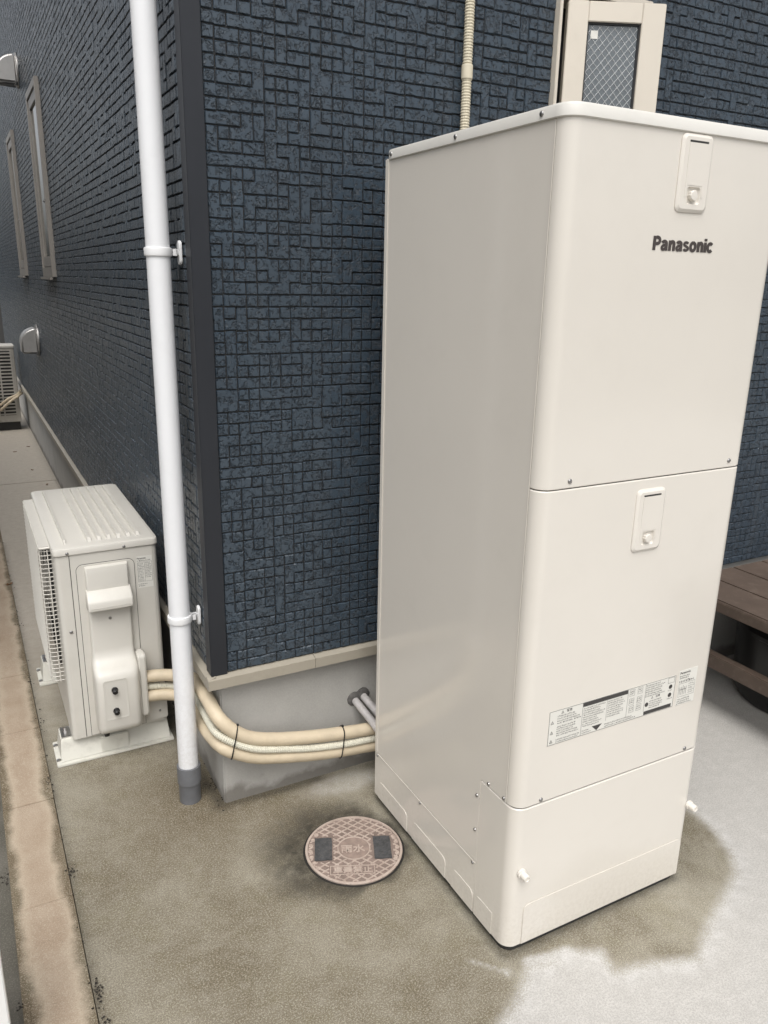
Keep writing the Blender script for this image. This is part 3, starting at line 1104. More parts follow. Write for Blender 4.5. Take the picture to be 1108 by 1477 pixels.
def handle(xc, z0, z1):
    wd = .0425
    y0 = TYF
    b = MB()
    o = rrect(xc - wd, xc + wd, z0, z1, .012, 5)
    i_ = rrect(xc - wd + .006, xc + wd - .006, z0 + .006, z1 - .006, .008, 5)
    cz_ = z0 + .030
    hole = rrect(xc - .019, xc + .019, cz_ - .015, cz_ + .017, .007, 5)
    hin = rrect(xc - .0165, xc + .0165, cz_ - .0125, cz_ + .0145, .006, 5)
    P3 = lambda q, t: [(x, y0 - t, z) for x, z in q]
    b.loft([P3(o, 0), P3(o, .0022), P3(i_, .0062), P3(hole, .0062), P3(hin, .0012)], cap=False)
    n = len(hin)
    b.add(P3(hin, .0012), [tuple(range(n))])
    h = b.build('handle', M['tank_plastic'], TANK, smooth=25)
    b = MB()
    top = z1 - .0165
    poly = [(xc - .0255, top), (xc - .0255, cz_ - .002), (xc - .0205, cz_ - .002), (xc - .0205, cz_ + .0195), (xc + .0205, cz_ + .0195), (xc + .0205, cz_ - .002), (xc + .0255, cz_ - .002), (xc + .0255, top)]
    b.prism(poly, XZ(y0), .0063, .0069)
    b.build('flap', M['tank_plastic'], h)
    b = MB()
    b.prism(rrect(xc - .0255, xc + .0255, top + .0006, top + .0042, .0006, 2), XZ(y0), .0060, .0066)
    b.build('slot', M['dark_core'], h)
    b = MB()
    prof = [(.0098, .0014), (.0098, .0095), (.0085, .0107), (.0, .0109)]
    ax = 22
    rings = []
    for r_, hh in prof:
        rings.append([(xc - .001 + (max(r_, 1e-4) * (1 + (.05 if k % 2 else -.05) * (r_ > .009))) * math.cos(2 * math.pi * k / ax), y0 - hh,
                       cz_ + .001 + (max(r_, 1e-4) * (1 + (.05 if k % 2 else -.05) * (r_ > .009))) * math.sin(2 * math.pi * k / ax)) for k in range(ax)])
    b.loft(rings)
    kn = b.build('knob', M['tank_plastic'], h, smooth=20)
    b = MB()
    for sg in (1, -1):
        c_, s_ = math.cos(math.radians(50 * sg)), math.sin(math.radians(50 * sg))
        q = [(-.0055, -.0006), (.0055, -.0006), (.0055, .0006), (-.0055, .0006)]
        b.prism([(xc - .001 + c_ * u - s_ * v_, cz_ + .001 + s_ * u + c_ * v_) for u, v_ in q], XZ(y0), .0124, .0128 + .0001 * sg)
    # knob cross


handle(.770, 1.7035, 1.8455)
handle(.7585, .997, 1.1405)


# ------------------------------------------------------------------ lettering
def text_mesh(body, bold=0.0, sx=1.0, shear=0.0):
    cu = bpy.data.curves.new('txt', 'FONT')
    cu.body = body
    cu.offset = bold
    cu.shear = shear
    cu.resolution_u = 3
    o = bpy.data.objects.new('txt', cu)
    COL.objects.link(o)
    dg = bpy.context.evaluated_depsgraph_get()
    dg.update()
    me = bpy.data.meshes.new_from_object(o.evaluated_get(dg))
    bpy.data.objects.remove(o)
    V = np.array([v.co for v in me.vertices])
    F_ = [tuple(p.vertices) for p in me.polygons]
    bpy.data.meshes.remove(me)
    if len(V) == 0:
        return np.zeros((0, 3)), []
    V[:, 0] -= V[:, 0].min()
    V[:, 1] -= V[:, 1].min()
    return V, F_


def put_text(mb, body, x0, z0, width, height, fn, bold=0.0, shear=0.0):
    """fill the box (x0,z0,width,height) with text; fn(u,v) -> 3-d"""
    V, F_ = text_mesh(body, bold, 1, shear)
    if len(V) == 0: return
    V[:, 0] *= width / max(V[:, 0].max(), 1e-6)
    V[:, 1] *= height / max(V[:, 1].max(), 1e-6)
    mb.add([fn(x0 + v[0], z0 + v[1]) for v in V], F_)


STEP = [0]


def stroke(mb, pts, wd, fn):
    """flat pen stroke of constant width along a polyline"""
    P = [np.array(p, float) for p in pts]
    Lf, Rt = [], []
    for i, p in enumerate(P):
        d0 = P[i] - P[i - 1] if i else P[1] - P[0]
        d1 = P[i + 1] - P[i] if i < len(P) - 1 else d0
        d0 = d0 / np.linalg.norm(d0); d1 = d1 / np.linalg.norm(d1)
        n = np.array([-(d0 + d1)[1], (d0 + d1)[0]])
        n /= np.linalg.norm(n)
        k = wd / 2 / max(.5, n @ np.array([-d0[1], d0[0]]))
        Lf.append(p + n * k); Rt.append(p - n * k)
    m = len(P)
    STEP[0] = (STEP[0] + 1) % 4
    lift = STEP[0] * .00012
    q = [fn(*p) for p in Lf + Rt]
    mb.add([(a[0], a[1] - lift, a[2]) for a in q], [(i, m + i, m + i + 1, i + 1) for i in range(m - 1)])


def arc(cx_, cy_, rx, ry, a0, a1, n=12):
    return [(cx_ + rx * math.cos(math.radians(a0 + (a1 - a0) * k / n)), cy_ + ry * math.sin(math.radians(a0 + (a1 - a0) * k / n))) for k in range(n + 1)]


def bold_word(mb, fn, scale):
    """heavy grotesque lettering of the maker's name; x-height 0.72 of cap height 1"""
    W_ = .262
    XH = .74
    x = 0.0
    def P_(x):
        stroke(mb, [(x + W_ / 2, 0), (x + W_ / 2, 1.0)], W_, fn)
        stroke(mb, [(x + W_, .91)] + arc(x + .37, .69, .215, .22, 90, -90) + [(x + W_, .47)], W_ * .9, fn)
        return .70
    def a_(x):
        stroke(mb, arc(x + .29, .50, .19, .155, 165, 0, 8) + [(x + .48, .16), (x + .50, .0)], W_ * .9, fn)
        stroke(mb, [(x + .46, .43), (x + .26, .37)] + arc(x + .215, .215, .125, .135, 110, 300, 8) + [(x + .36, .13), (x + .46, .24)], W_ * .78, fn)
        return .66
    def n_(x):
        stroke(mb, [(x + W_ / 2, 0), (x + W_ / 2, XH)], W_, fn)
        stroke(mb, [(x + W_ / 2, .46)] + arc(x + .33, .48, .15, .165, 150, 0, 8) + [(x + .48, 0)], W_, fn)
        return .645
    def s_(x):
        stroke(mb, arc(x + .265, .53, .18, .125, 15, 180, 8) + arc(x + .265, .53, .18, .13, 190, 262, 5) + arc(x + .27, .215, .195, .135, 80, 0, 5) + arc(x + .27, .215, .195, .13, -10, -168, 9), W_ * .74, fn)
        return .58
    def o_(x):
        stroke(mb, arc(x + .315, XH / 2, .215, .285, 90, 452, 24), W_ * .94, fn)
        return .675
    def i_(x):
        stroke(mb, [(x + W_ / 2, 0), (x + W_ / 2, XH - .01)], W_, fn)
        stroke(mb, [(x + W_ / 2, .82), (x + W_ / 2, 1.0)], W_, fn)
        return .265
    def c_(x):
        stroke(mb, arc(x + .315, XH / 2, .215, .285, 40, 320, 18), W_ * .94, fn)
        return .58
    for q, g_ in enumerate((P_, a_, n_, a_, s_, o_, n_, i_, c_)):
        # alternate letters sit a hair apart in depth so touching strokes never share a plane
        x += g_(x)
    return x


lg = MB()
wt = bold_word(MB(), lambda u, v: (u, 0, v), 1)
_cnt = [0]
def logo_pt(u, v):
    _cnt[0] += 1
    return (.6815 + u * .169 / wt, TYF - .0007, 1.6305 + v * .0265)
bold_word(lg, logo_pt, 1)
# strokes that overlap inside one letter: step each stroke out by a few microns
lg.build('logo', M['logo'], TANK, smooth=0)


def fine_print(mb, fn, x0, x1, z1, lines, pitch, h, rg, fill=.85):
    """rows of tiny unreadable characters as ink flecks"""
    for k in range(lines):
        z = z1 - k * pitch
        x = x0
        end = x0 + (x1 - x0) * rg.uniform(fill - .25, min(fill + .12, 1))
        while x < end:
            wd = h * rg.uniform(.45, .9)
            for _ in range(2):
                a, b_ = sorted((rg.random(), rg.random()))
                if rg.random() < .5:
                    q = [(x, z - h * b_), (x + wd, z - h * b_), (x + wd, z - h * b_ + h * .26), (x, z - h * b_ + h * .26)]
                else:
                    q = [(x + wd * a, z - h), (x + wd * a + h * .22, z - h), (x + wd * a + h * .22, z), (x + wd * a, z)]
                mb.add([fn(*p) for p in q], [(0, 1, 2, 3)])
            x += h * 1.02


def rect_fill(mb, fn, x0, x1, z0, z1):
    mb.add([fn(x0, z0), fn(x1, z0), fn(x1, z1), fn(x0, z1)], [(0, 1, 2, 3)])


def rect_line(mb, fn, x0, x1, z0, z1, t=.0007):
    rect_fill(mb, fn, x0, x1, z0, z0 + t)
    rect_fill(mb, fn, x0, x1, z1 - t, z1)
    rect_fill(mb, fn, x0, x0 + t, z0 + t, z1 - t)
    rect_fill(mb, fn, x1 - t, x1, z0 + t, z1 - t)


def tri_warn(mb, fn, x, z, s):
    P = [(x, z), (x + s, z), (x + s / 2, z + s * .9)]
    c = np.mean(P, axis=0)
    Q = [tuple(c + (np.array(p) - c) * .66) for p in P]
    mb.add([fn(*p) for p in P + Q], [(0, 1, 4, 3), (1, 2, 5, 4), (2, 0, 3, 5)])
    rect_fill(mb, fn, x + s * .46, x + s * .54, z + s * .18, z + s * .5)


pf = lambda u, v: (u, TYF - .0009, v)
pp = MB()
pp.box(.5255, .9195, TYF - .0006, TYF - .0001, .5635, .6505)
lab = pp.build('caution_label', M['paper'], TANK, smooth=0)
ink = MB()
rg = random.Random(4)
X = lambda t: .526 + .393 * t
Z = lambda t: .564 + .086 * t
rect_line(ink, pf, X(0), X(1), Z(0), Z(1), .0009)
for t in (.245, .60, .745): rect_fill(ink, pf, X(t), X(t) + .0008, Z(0.0 if t == .245 else .12), Z(.99))
tri_warn(ink, pf, X(.085), Z(.87), .008)
put_text(ink, '警告', X(.125), Z(.875), .016, .0075, pf, .02)
for q in (.62, .32, .06): tri_warn(ink, pf, X(.012), Z(q), .0095)
fine_print(ink, pf, X(.06), X(.24), Z(.83), 4, .0058, .0036, rg)
fine_print(ink, pf, X(.06), X(.24), Z(.52), 5, .0056, .0034, rg)
fine_print(ink, pf, X(.06), X(.24), Z(.14), 2, .0056, .0034, rg)
rect_fill(ink, pf, X(.248), X(.598), Z(.865), Z(.985))
fine_print(ink, pf, X(.255), X(.43), Z(.83), 9, .0058, .0036, rg)
rect_fill(ink, pf, X(.435), X(.4365), Z(.22), Z(.86))
fine_print(ink, pf, X(.443), X(.59), Z(.83), 8, .0058, .0034, rg)
ink.add([pf(X(.33), Z(.185)), pf(X(.37), Z(.02)), pf(X(.41), Z(.185))], [(0, 1, 2)])
fine_print(ink, pf, X(.255), X(.325), Z(.15), 2, .0055, .0034, rg)
fine_print(ink, pf, X(.43), X(.74), Z(.15), 2, .0058, .0036, rg)
for (cx_, cz_) in ((.635, .86), (.70, .86), (.635, .58), (.70, .58), (.64, .34), (.70, .34)):
    rect_line(ink, pf, X(cx_) - .008, X(cx_) + .008, Z(cz_) - .0085, Z(cz_) + .0085, .0006)
    fine_print(ink, pf, X(cx_) - .006, X(cx_) + .006, Z(cz_) + .005, 2, .0055, .004, rg, .95)
fine_print(ink, pf, X(.75), X(.925), Z(.95), 6, .0058, .0036, rg)
tri_warn(ink, pf, X(.80), Z(.48), .0075)
put_text(ink, '注意', X(.84), Z(.48), .014, .0068, pf, .02)
fine_print(ink, pf, X(.79), X(.93), Z(.43), 4, .0058, .0036, rg)
ink.add([pf(X(.768) + .006 * math.cos(a), Z(.33) + .006 * math.sin(a)) for a in np.linspace(0, 2 * math.pi, 15)[:-1]], [tuple(range(14))])
rect_fill(ink, pf, X(.75), X(.985), Z(.02), Z(.13))
rect_line(ink, pf, X(.935), X(.99), Z(.80), Z(.97), .0007)
for q in (.68, .42):
    ink.add([pf(X(.962) + .006 * math.cos(a), Z(q) + .006 * math.sin(a)) for a in np.linspace(0, 2 * math.pi, 13)[:-1]], [tuple(range(12))])
    fine_print(ink, pf, X(.942), X(.985), Z(q) - .008, 1, .005, .003, rg, .95)
ink.build('print', M['ink'], lab, smooth=0)
pp = MB()
pp.box(.9305, .9935, TYF - .0006, TYF - .0001, .5625, .658)
lab2 = pp.build('rating_label', M['paper'], TANK, smooth=0)
ink = MB()
put_text(ink, 'Panasonic', .9335, .6480, .036, .0062, pf, .02)
fine_print(ink, pf, .9335, .975, .644, 2, .0055, .0038, rg, .9)
fine_print(ink, pf, .9335, .985, .630, 1, .006, .0056, rg, .95)
rect_line(ink, pf, .934, .990, .585, .622, .0006)
for k in range(5):
    rect_fill(ink, pf, .938 + k * .0055, .939 + k * .0055, .59, .612 + .004 * (k == 2))
rect_fill(ink, pf, .938, .961, .604, .605)
fine_print(ink, pf, .968, .988, .617, 5, .006, .003, rg, .9)
fine_print(ink, pf, .9335, .985, .580, 3, .006, .0035, rg, .85)
ink.build('print', M['ink'], lab2, smooth=0)

# ------------------------------------------------------------------ heat pump outdoor unit
AY0, AY1, AX0, AX1, AZ0, AZ1 = .455, 1.215, -.356, -.044, .082, .728
HP = thing('heat_pump_unit', 'ivory heat pump outdoor unit on plastic stands beside the white downpipe', 'outdoor unit', ((AX0 + AX1) / 2, (AY0 + AY1) / 2, 0))
b = MB()
b.prism(rrect(AX0, AX1, AY0, AY1, .016, 5), XY, AZ0, AZ1)
b.build('casing', M['ac'], HP, bevel=.0015)
# end-face panel seams: separate corner panel
b = MB()
b.box(AX0 + .030, AX0 + .055, AY0 - .0008, AY0 - .0002, AZ0 + .004, AZ1 - .004)
b.build('seam_backing', M['dark_core'], HP)
b = MB()
b.prism([(AX0 + .016, .0), (AX0 + .042, .0), (AX0 + .042, 1), (AX0 + .016, 1)], lambda p, t: (p[0], AY0 - t, AZ0 + .003 + p[1] * (AZ1 - AZ0 - .006)), .0002, .0016)
b.build('corner_panel', M['ac'], HP, bevel=.0006)
b = MB()
b.prism([(AX0 + .0442, .0), (AX1 - .016, .0), (AX1 - .016, 1), (AX0 + .0442, 1)], lambda p, t: (p[0], AY0 - t, AZ0 + .003 + p[1] * (AZ1 - AZ0 - .006)), .0002, .0016)
b.build('end_panel', M['ac'], HP, bevel=.0006)
FY = AY0 - .0017
b = MB()
b.prism(rrect(-.2974, -.1186, AZ0 + .005, .6914, .0214, 6, (0, 1, 1, 0)), XZ(FY), .0001, .0009)
b.build('seam_backing', M['dark_core'], HP)
b = MB()
b.prism(rrect(-.296, -.120, AZ0 + .006, .690, .02, 6, (0, 1, 1, 0)), XZ(FY), .0001, .0022)
b.build('service_plate', M['ac'], HP, bevel=.0008)
FY -= .0023
# lid with pressed ribs
lid = MB()
l0 = rrect(AX0 - .004, AX1 + .004, AY0 - .006, AY1 + .004, .018, 5)
l1 = rrect(AX0 - .002, AX1 + .002, AY0 - .004, AY1 + .002, .017, 5)
l2 = rrect(AX0 + .006, AX1 - .006, AY0 + .004, AY1 - .006, .013, 5)
lid.loft([[(x, y, z) for x, y in q] for q, z in ((l1, AZ1 - .002), (l0, AZ1 + .001), (l0, AZ1 + .016), (l1, AZ1 + .0205), (l2, AZ1 + .0235))])
zt = AZ1 + .0235
for xr in (-.317, -.244, -.214, -.184, -.154, -.124, -.094):
    hw = .0085 if xr > -.3 else .004
    ya, yb_ = AY0 + .035, AY1 - .03
    rings = []
    for (y, k) in ((ya, .0), (ya + .016, 1), (yb_ - .016, 1), (yb_, 0)):
        rings.append([(xr - hw, y, zt - .001), (xr - hw * .62, y, zt + .010 * k - .0005 * (1 - k)), (xr + hw * .62, y, zt + .010 * k - .0005 * (1 - k)), (xr + hw, y, zt - .001)])
    lid.loft(rings)
lid.build('lid', M['ac'], HP, smooth=30)
for x in (-.318, -.148):
    screw((x, AY0 - .006, AZ1 + .006), (0, -1, 0), HP, .005)
screw((-.328, FY + .002, .47), (0, -1, 0), HP, .0055)
# pipe cover: one moulded shell that swells out at the bottom
def shell_rows(rows, n=6):
    rings = []
    for (z, d, xl, xr, rad) in rows:
        rad = min(rad, max(d * .95, .0004))
        pts = [(xl, FY + .0005)]
        for k in range(n + 1):
            a = math.radians(180 + 90 * k / n)
            pts.append((xl + rad + rad * math.cos(a), FY - d + rad + rad * math.sin(a)))
        for k in range(n + 1):
            a = math.radians(270 + 90 * k / n)
            pts.append((xr - rad + rad * math.cos(a), FY - d + rad + rad * math.sin(a)))
        pts.append((xr, FY + .0005))
        rings.append([(x, y, z) for x, y in pts])
    return rings


xl, xr = -.272, -.142
rows = [(.683, .002, xl, xr, .002), (.679, .012, xl, xr, .006), (.660, .0165, xl, xr, .006), (.56, .017, xl, xr, .007), (.40, .020, xl - .001, xr, .010),
        (.378, .024, xl - .002, xr, .014), (.362, .036, xl - .004, xr + .001, .018), (.348, .056, xl - .006, xr + .001, .020), (.338, .072, xl - .007, xr + .001, .022),
        (.326, .081, xl - .007, xr + .001, .022), (.310, .085, xl - .007, xr + .001, .022), (.150, .085, xl - .007, xr + .001, .022), (.136, .082, xl - .007, xr, .022),
        (.126, .074, xl - .006, xr - .001, .020), (.121, .060, xl - .004, xr - .002, .018), (.119, .02, xl - .002, xr - .004, .01)]
b = MB()
b.loft(shell_rows(rows))
cov = b.build('pipe_cover', M['ac'], HP, smooth=50)
# grip hood above it
b = MB()
rows = [(.606, .018, xl - .002, xr + .002, .004), (.603, .024, xl - .003, xr + .003, .006), (.578, .046, xl - .004, xr + .004, .006), (.572, .050, xl - .004, xr + .004, .006), (.549, .050, xl - .004, xr + .004, .006), (.546, .047, xl - .002, xr + .002, .005)]
b.loft(shell_rows(rows))
b.build('grip_hood', M['ac'], HP, bevel=0, smooth=40)
b = MB()
for k in range(30):
    x = xl + .004 + k * (xr - xl - .008) / 29
    b.box(x - .001, x + .001, FY - .0515, FY - .0495, .548, .558)
b.build('grip_teeth', M['ac'], HP, smooth=0)
# recess with two black plugs
b = MB()
yf_ = FY - .085
o_ = rrect(-.258, -.184, .178, .318, .006, 4)
i_ = rrect(-.252, -.190, .184, .312, .004, 4)
P3 = lambda q, t: [(x, yf_ - t, z) for x, z in q]
b.loft([P3(o_, .0), P3(o_, .0012), P3(i_, .0005)], cap=False)
b.add(P3(i_, .0005), [tuple(range(len(i_)))])
b.build('plug_plate', M['ac'], cov, smooth=20)
for z in (.283, .208):
    b = MB()
    b.lathe([(.0105, -.002), (.0105, .003), (.0085, .004), (.0085, .014), (.007, .016), (0, .016)], (-.224, yf_, z), (0, -1, -.25), 14)
    b.build('plug', M['black'], cov, smooth=35)
b = MB()
b.lathe([(.005, .0), (.005, .001), (.003, .0012), (0, .0012)], (-.21, FY - .0185, .505), (0, -1, 0), 12)
b.build('screw', M['screw'], cov)
b = MB()
b.lathe([(.009, -.016), (.010, -.004), (.006, 0)], (-.255, FY - .045, .118), (0, 0, 1), 10)
b.build('drain_nub', M['black'], cov)
# side flange where the pipes leave
b = MB()
b.prism(rrect(FY - .062, FY, .145, .375, .016, 5), lambda p, t: (t, p[0], p[1]), -.1408, -.116)
b.build('pipe_outlet', M['ac'], HP, bevel=.005, seg=3)
b = MB()
b.prism(rrect(-.113, -.046, .098, .21, .006, 3), XZ(FY), .0003, .008)
b.build('valve_plate', M['ac'], HP, bevel=.0012)
screw((-.072, FY - .008, .128), (0, -1, 0), HP, .004)
screw((-.052, FY - .004, .17), (0, -1, 0), HP, .005)
# type plate
pa = lambda u, v: (u, FY + .0023 - .0008, v)
b = MB()
b.box(-.1115, -.0625, FY + .0017, FY + .0022, .583, .692)
al = b.build('rating_label', M['paper'], HP, smooth=0)
ink = MB()
put_text(ink, 'Panasonic', -.110, .682, .028, .006, pa, .02)
fine_print(ink, pa, -.110, -.066, .679, 1, .005, .0042, rg, .95)
rect_line(ink, pa, -.110, -.064, .604, .672, .0006)
rect_fill(ink, pa, -.088, -.0875, .604, .672)
fine_print(ink, pa, -.1085, -.089, .669, 12, .0054, .0034, rg, .95)
fine_print(ink, pa, -.0865, -.066, .669, 10, .0054, .0034, rg, .95)
fine_print(ink, pa, -.110, -.080, .598, 2, .006, .0036, rg, .8)
ink.build('print', M['ink'], al, smooth=0)
# fan guard on the long face
GX = -.394
GY0, GY1, GZ0, GZ1 = .535, 1.135, .270, .735
guard = MB()
guard.prism(rrect(GY0 - .006, GY1 + .006, .0, .038, .02, 6, (0, 0, 0, 0)), lambda p, t: (AX0 - p[1], p[0], t), GZ1 - .006, GZ1 + .004)
gtop = guard.build('guard_top', M['ac'], HP, bevel=.004, seg=3)
nw = 32
for k in range(nw):
    z = GZ0 + (GZ1 - GZ0 - .012) * k / (nw - 1)
    tuck = .012 if k == 0 else 0
    pts = [(AX0 + .003, GY0, z), (GX + .018, GY0, z), (GX + .006, GY0 + .004, z), (GX, GY0 + .016, z), (GX, GY1 - .016, z), (GX + .006, GY1 - .004, z), (GX + .018, GY1, z), (AX0 + .003, GY1, z)]
    b = MB()
    b.tube(pts, .0015, 5)
    b.build('guard_wire', M['ac'], HP, smooth=60)
for (x, y) in ((GX + .026, GY0 + .001), (GX + .003, GY0 + .008), (GX + .0025, .65), (GX + .0025, .80), (GX + .0025, .95), (GX + .0025, GY1 - .04)):
    b = MB()
    b.box(x - .0015, x + .0015, y - .003, y + .003, GZ0 - .004, GZ1 - .004)
    b.build('guard_bar', M['ac'], HP)
b = MB()
b.prism(rrect(GY0 + .03, GY1 - .03, GZ0 + .02, GZ1 - .02, .05, 6), YZ(AX0), .0002, .002)
b.build('fan_opening', M['dark_core'], HP)
b = MB()
for k in range(3):
    a0 = k * 2 * math.pi / 3
    pts = [(0, 0)] + [(.19 * math.cos(a0 + t), .19 * math.sin(a0 + t)) for t in np.linspace(0, 1.3, 7)]
    b.prism(pts, lambda p, t: (AX0 - t, .835 + p[0], .505 + p[1]), .006, .009)
b.lathe([(.05, .004), (.05, .018), (0, .02)], (AX0, .835, .505), (-1, 0, 0), 16)
b.build('fan', M['old_ac'], HP)
# stands
for (y0, y1) in ((.443, .60), (1.045, 1.20)):
    b = MB()
    b.box(-.412, -.030, y0, y1, .0005, .009)
    b.loft([[(x, y, .009) for x, y in ((-.398, y0 + .014), (-.040, y0 + .014), (-.040, y1 - .014), (-.398, y1 - .014))],
            [(x, y, .0795) for x, y in ((-.391, y0 + .038), (-.044, y0 + .038), (-.044, y1 - .038), (-.391, y1 - .038))]])
    st = b.build('stand', M['ac_base'], HP, bevel=.002)
    b = MB()
    b.box(-.27, -.18, y0 + .012, y0 + .020, .012, .07)
    b.build('stand_rib', M['ac_base'], st, bevel=.003)
    b = MB()
    b.box(-.388, -.3575, y0 + .045, y1 - .045, .080, .084)
    b.lathe([(.008, .084), (.008, .091), (.004, .092), (.004, .10), (0, .10)], (-.374, (y0 + y1) / 2, 0), n=6)
    b.build('bolt', M['steel'], st)
    for yb_ in (y0 + .03, y1 - .03):
        b = MB()
        b.lathe([(.007, .009), (.007, .014), (.0, .015)], (-.405, yb_, 0), n=8)
        b.build('bolt', M['steel'], st)

# ------------------------------------------------------------------ pipe bundle from heat pump to tank
PB = thing('pipe_bundle', 'bundle of beige insulated pipes and ribbed conduit tied along the foundation', 'pipes', (.1, -.04, .1))
top = smooth_path([(-.118, .420, .279), (-.064, .398, .283), (-.018, .352, .292), (-.004, .26, .325), (-.004, .174, .350), (-.005, .054, .354), (.006, -.012, .326), (.040, -.033, .287), (.090, -.040, .251), (.176, -.040, .222), (.287, -.044, .201), (.402, -.048, .186), (.50, -.055, .178), (.60, -.085, .178), (.63, -.158, .18)], 8)
low = smooth_path([(-.118, .420, .207), (-.068, .400, .211), (-.022, .362, .214), (-.004, .28, .222), (-.003, .199, .228), (-.005, .071, .236), (.011, -.018, .232), (.057, -.036, .205), (.131, -.040, .173), (.287, -.044, .139), (.403, -.048, .124), (.50, -.055, .118), (.60, -.085, .116), (.63, -.158, .115)], 8)
rib = smooth_path([(-.118, .420, .242), (-.035, .384, .243), (-.003, .27, .265), (-.003, .188, .283), (-.006, .066, .283), (.000, -.018, .277), (.046, -.045, .247), (.110, -.052, .214), (.20, -.052, .188), (.287, -.055, .168), (.402, -.060, .153), (.52, -.068, .148), (.60, -.10, .147), (.62, -.158, .147)], 16)
for pth, r_ in ((top, .0207), (low, .0207)):
    b = MB()
    b.tube(pth, r_, 18, rfun=lambda i, r_=r_: r_ * (1 + .012 * math.sin(i * 1.7) + .008 * math.sin(i * .53)))
    b.build('insulated_pipe', M['insul'], PB, smooth=60)


def ribbed(path, r, pitch):
    P = [np.array(p) for p in path]
    L_ = np.concatenate([[0], np.cumsum([np.linalg.norm(P[i + 1] - P[i]) for i in range(len(P) - 1)])])
    n = int(L_[-1] / (pitch / 4))
    s_ = np.linspace(0, L_[-1], n)
    A = np.array(P)
    Q = np.stack([np.interp(s_, L_, A[:, k]) for k in range(3)], -1)
    b = MB()
    b.tube(Q, r, 12, rfun=lambda i: r * (1.0, 1.0, .86, .86)[i % 4])
    return b


ribbed(rib, .0118, .0062).build('ribbed_conduit', M['conduit'], PB, smooth=0)
def hull(pts):
    pts = sorted(map(tuple, pts))
    def half(ps):
        o = []
        for p in ps:
            while len(o) > 1 and (o[-1][0] - o[-2][0]) * (p[1] - o[-2][1]) - (o[-1][1] - o[-2][1]) * (p[0] - o[-2][0]) <= 0:
                o.pop()
            o.append(p)
        return o[:-1]
    return half(pts) + half(pts[::-1])


for x_at in (.052, .392):
    A = [np.array(top), np.array(low), np.array(rib)]
    i0 = max(k for k in range(len(top)) if A[0][k][0] < x_at and A[0][k][1] < .0)
    p0 = A[0][i0]
    T = A[0][i0 + 1] - A[0][i0 - 1]
    T /= np.linalg.norm(T)
    T = np.array([1, -.03, -.12]) if x_at > .2 else np.array([1, -.28, -.22])
    T /= np.linalg.norm(T)
    e1 = np.array([0, 0, 1.0]) - T * T[2]
    e1 /= np.linalg.norm(e1)
    e2 = np.cross(T, e1)
    cloud = []
    for path, r_ in zip(A, (.0228, .0228, .0125)):
        near = path[(path[:, 1] < .03)]
        k = np.argmin(np.abs((near - p0) @ T))
        q = near[k] - p0
        cu_, cv_ = q @ e1, q @ e2
        cloud += [(cu_ + r_ * math.cos(a), cv_ + r_ * math.sin(a)) for a in np.linspace(0, 2 * math.pi, 25)[:-1]]
    H_ = hull(cloud)
    pts = [p0 + e1 * u + e2 * v for u, v in H_]
    pts.append(pts[0])
    b = MB()
    b.tube(pts, .0019, 5)
    tie = b.build('cable_tie', M['tie'], PB)
    b = MB()
    c_ = p0 + e1 * (max(u for u, v in H_) + .002)
    b.box(c_[0] - .003, c_[0] + .003, c_[1] - .003, c_[1] + .003, c_[2] - .002, c_[2] + .003)
    b.build('tie_head', M['tie'], tie)

for (x0, z0, x1, z1, lb) in ((.467, .250, .505, .168, 'short grey pipe leaving the foundation, left one of the two behind cabinet'), (.497, .258, .540, .176, 'short grey pipe leaving the foundation, right one of the two behind cabinet')):
    t = thing('supply_pipe', lb, 'pipe', (x0, .02, z0), 'grey pipes through the foundation')
    b = MB()
    b.tube([(x0 - .003, .035, z0 + .006), (x0, .02, z0), ((x0 + x1) / 2, -.075, (z0 + z1) / 2 + .004), (x1, -.16, z1)], .0125, 14)
    b.build('pipe', M['pvc_pale'], t, smooth=50)
    b = MB()
    b.lathe([(.026, 0), (.024, .005), (.017, .010), (.013, .011)], (x0, .0262, z0 + .003), (0, -1, 0), 12)
    b.build('mortar_seal', M['sealant'], t)

# ------------------------------------------------------------------ corrugated conduit on the wall
cc = thing('wall_conduit', 'thin beige corrugated conduit running up the navy wall above the cabinet', 'conduit', (.769, -.02, 1.0))
ribbed([(.769, -.0205, 1.0), (.769, -.0205, 2.095)], .0137, .0072).build('tube', M['conduit_beige'], cc, smooth=0)
ribbed([(.769, -.0205, 2.125), (.769, -.0205, 3.4)], .0137, .0072).build('tube', M['conduit_beige'], cc, smooth=0)
b = MB()
b.lathe([(.0145, 0), (.0158, .002), (.0158, .034), (.0145, .036)], (.769, -.0205, 2.092), n=16)
b.build('coupling', M['conduit_beige'], cc)

# ------------------------------------------------------------------ drain cover
MC = np.array([.292, -.339])
MA = math.radians(-23.6)
mu = np.array([math.cos(MA), math.sin(MA)])
mv = np.array([-mu[1], mu[0]])
mp = lambda u, v, z: (MC[0] + mu[0] * u + mv[0] * v, MC[1] + mu[1] * u + mv[1] * v, z)
DC = thing('drain_cover', 'round pinkish drain cover with raised lattice and two dark patches set in concrete', 'drain cover', (MC[0], MC[1], 0))
b = MB()
b.lathe([(.1450, .0003), (.1440, .0012), (.1402, .0014), (.1396, .0006)], (MC[0], MC[1], 0), n=64)
b.build('rim', mat('black_gap_ring', (.018, .016, .013), .9, var=.4, scale=70, bump=.6), DC)  # thin near-black ring around the edge of the cover
b = MB()
ZC = .0032
b.lathe([(.1385, .0006), (.139, .0045), (.138, .0058), (.132, .0060), (.1312, ZC - .002), (.130, ZC - .002)], (MC[0], MC[1], 0), n=72)
b.build('plate', M['cover'], DC, smooth=30)
b = MB()
b.lathe([(.1308, ZC - .0028), (.1308, ZC), (.0, ZC)], (MC[0], MC[1], 0), n=72)
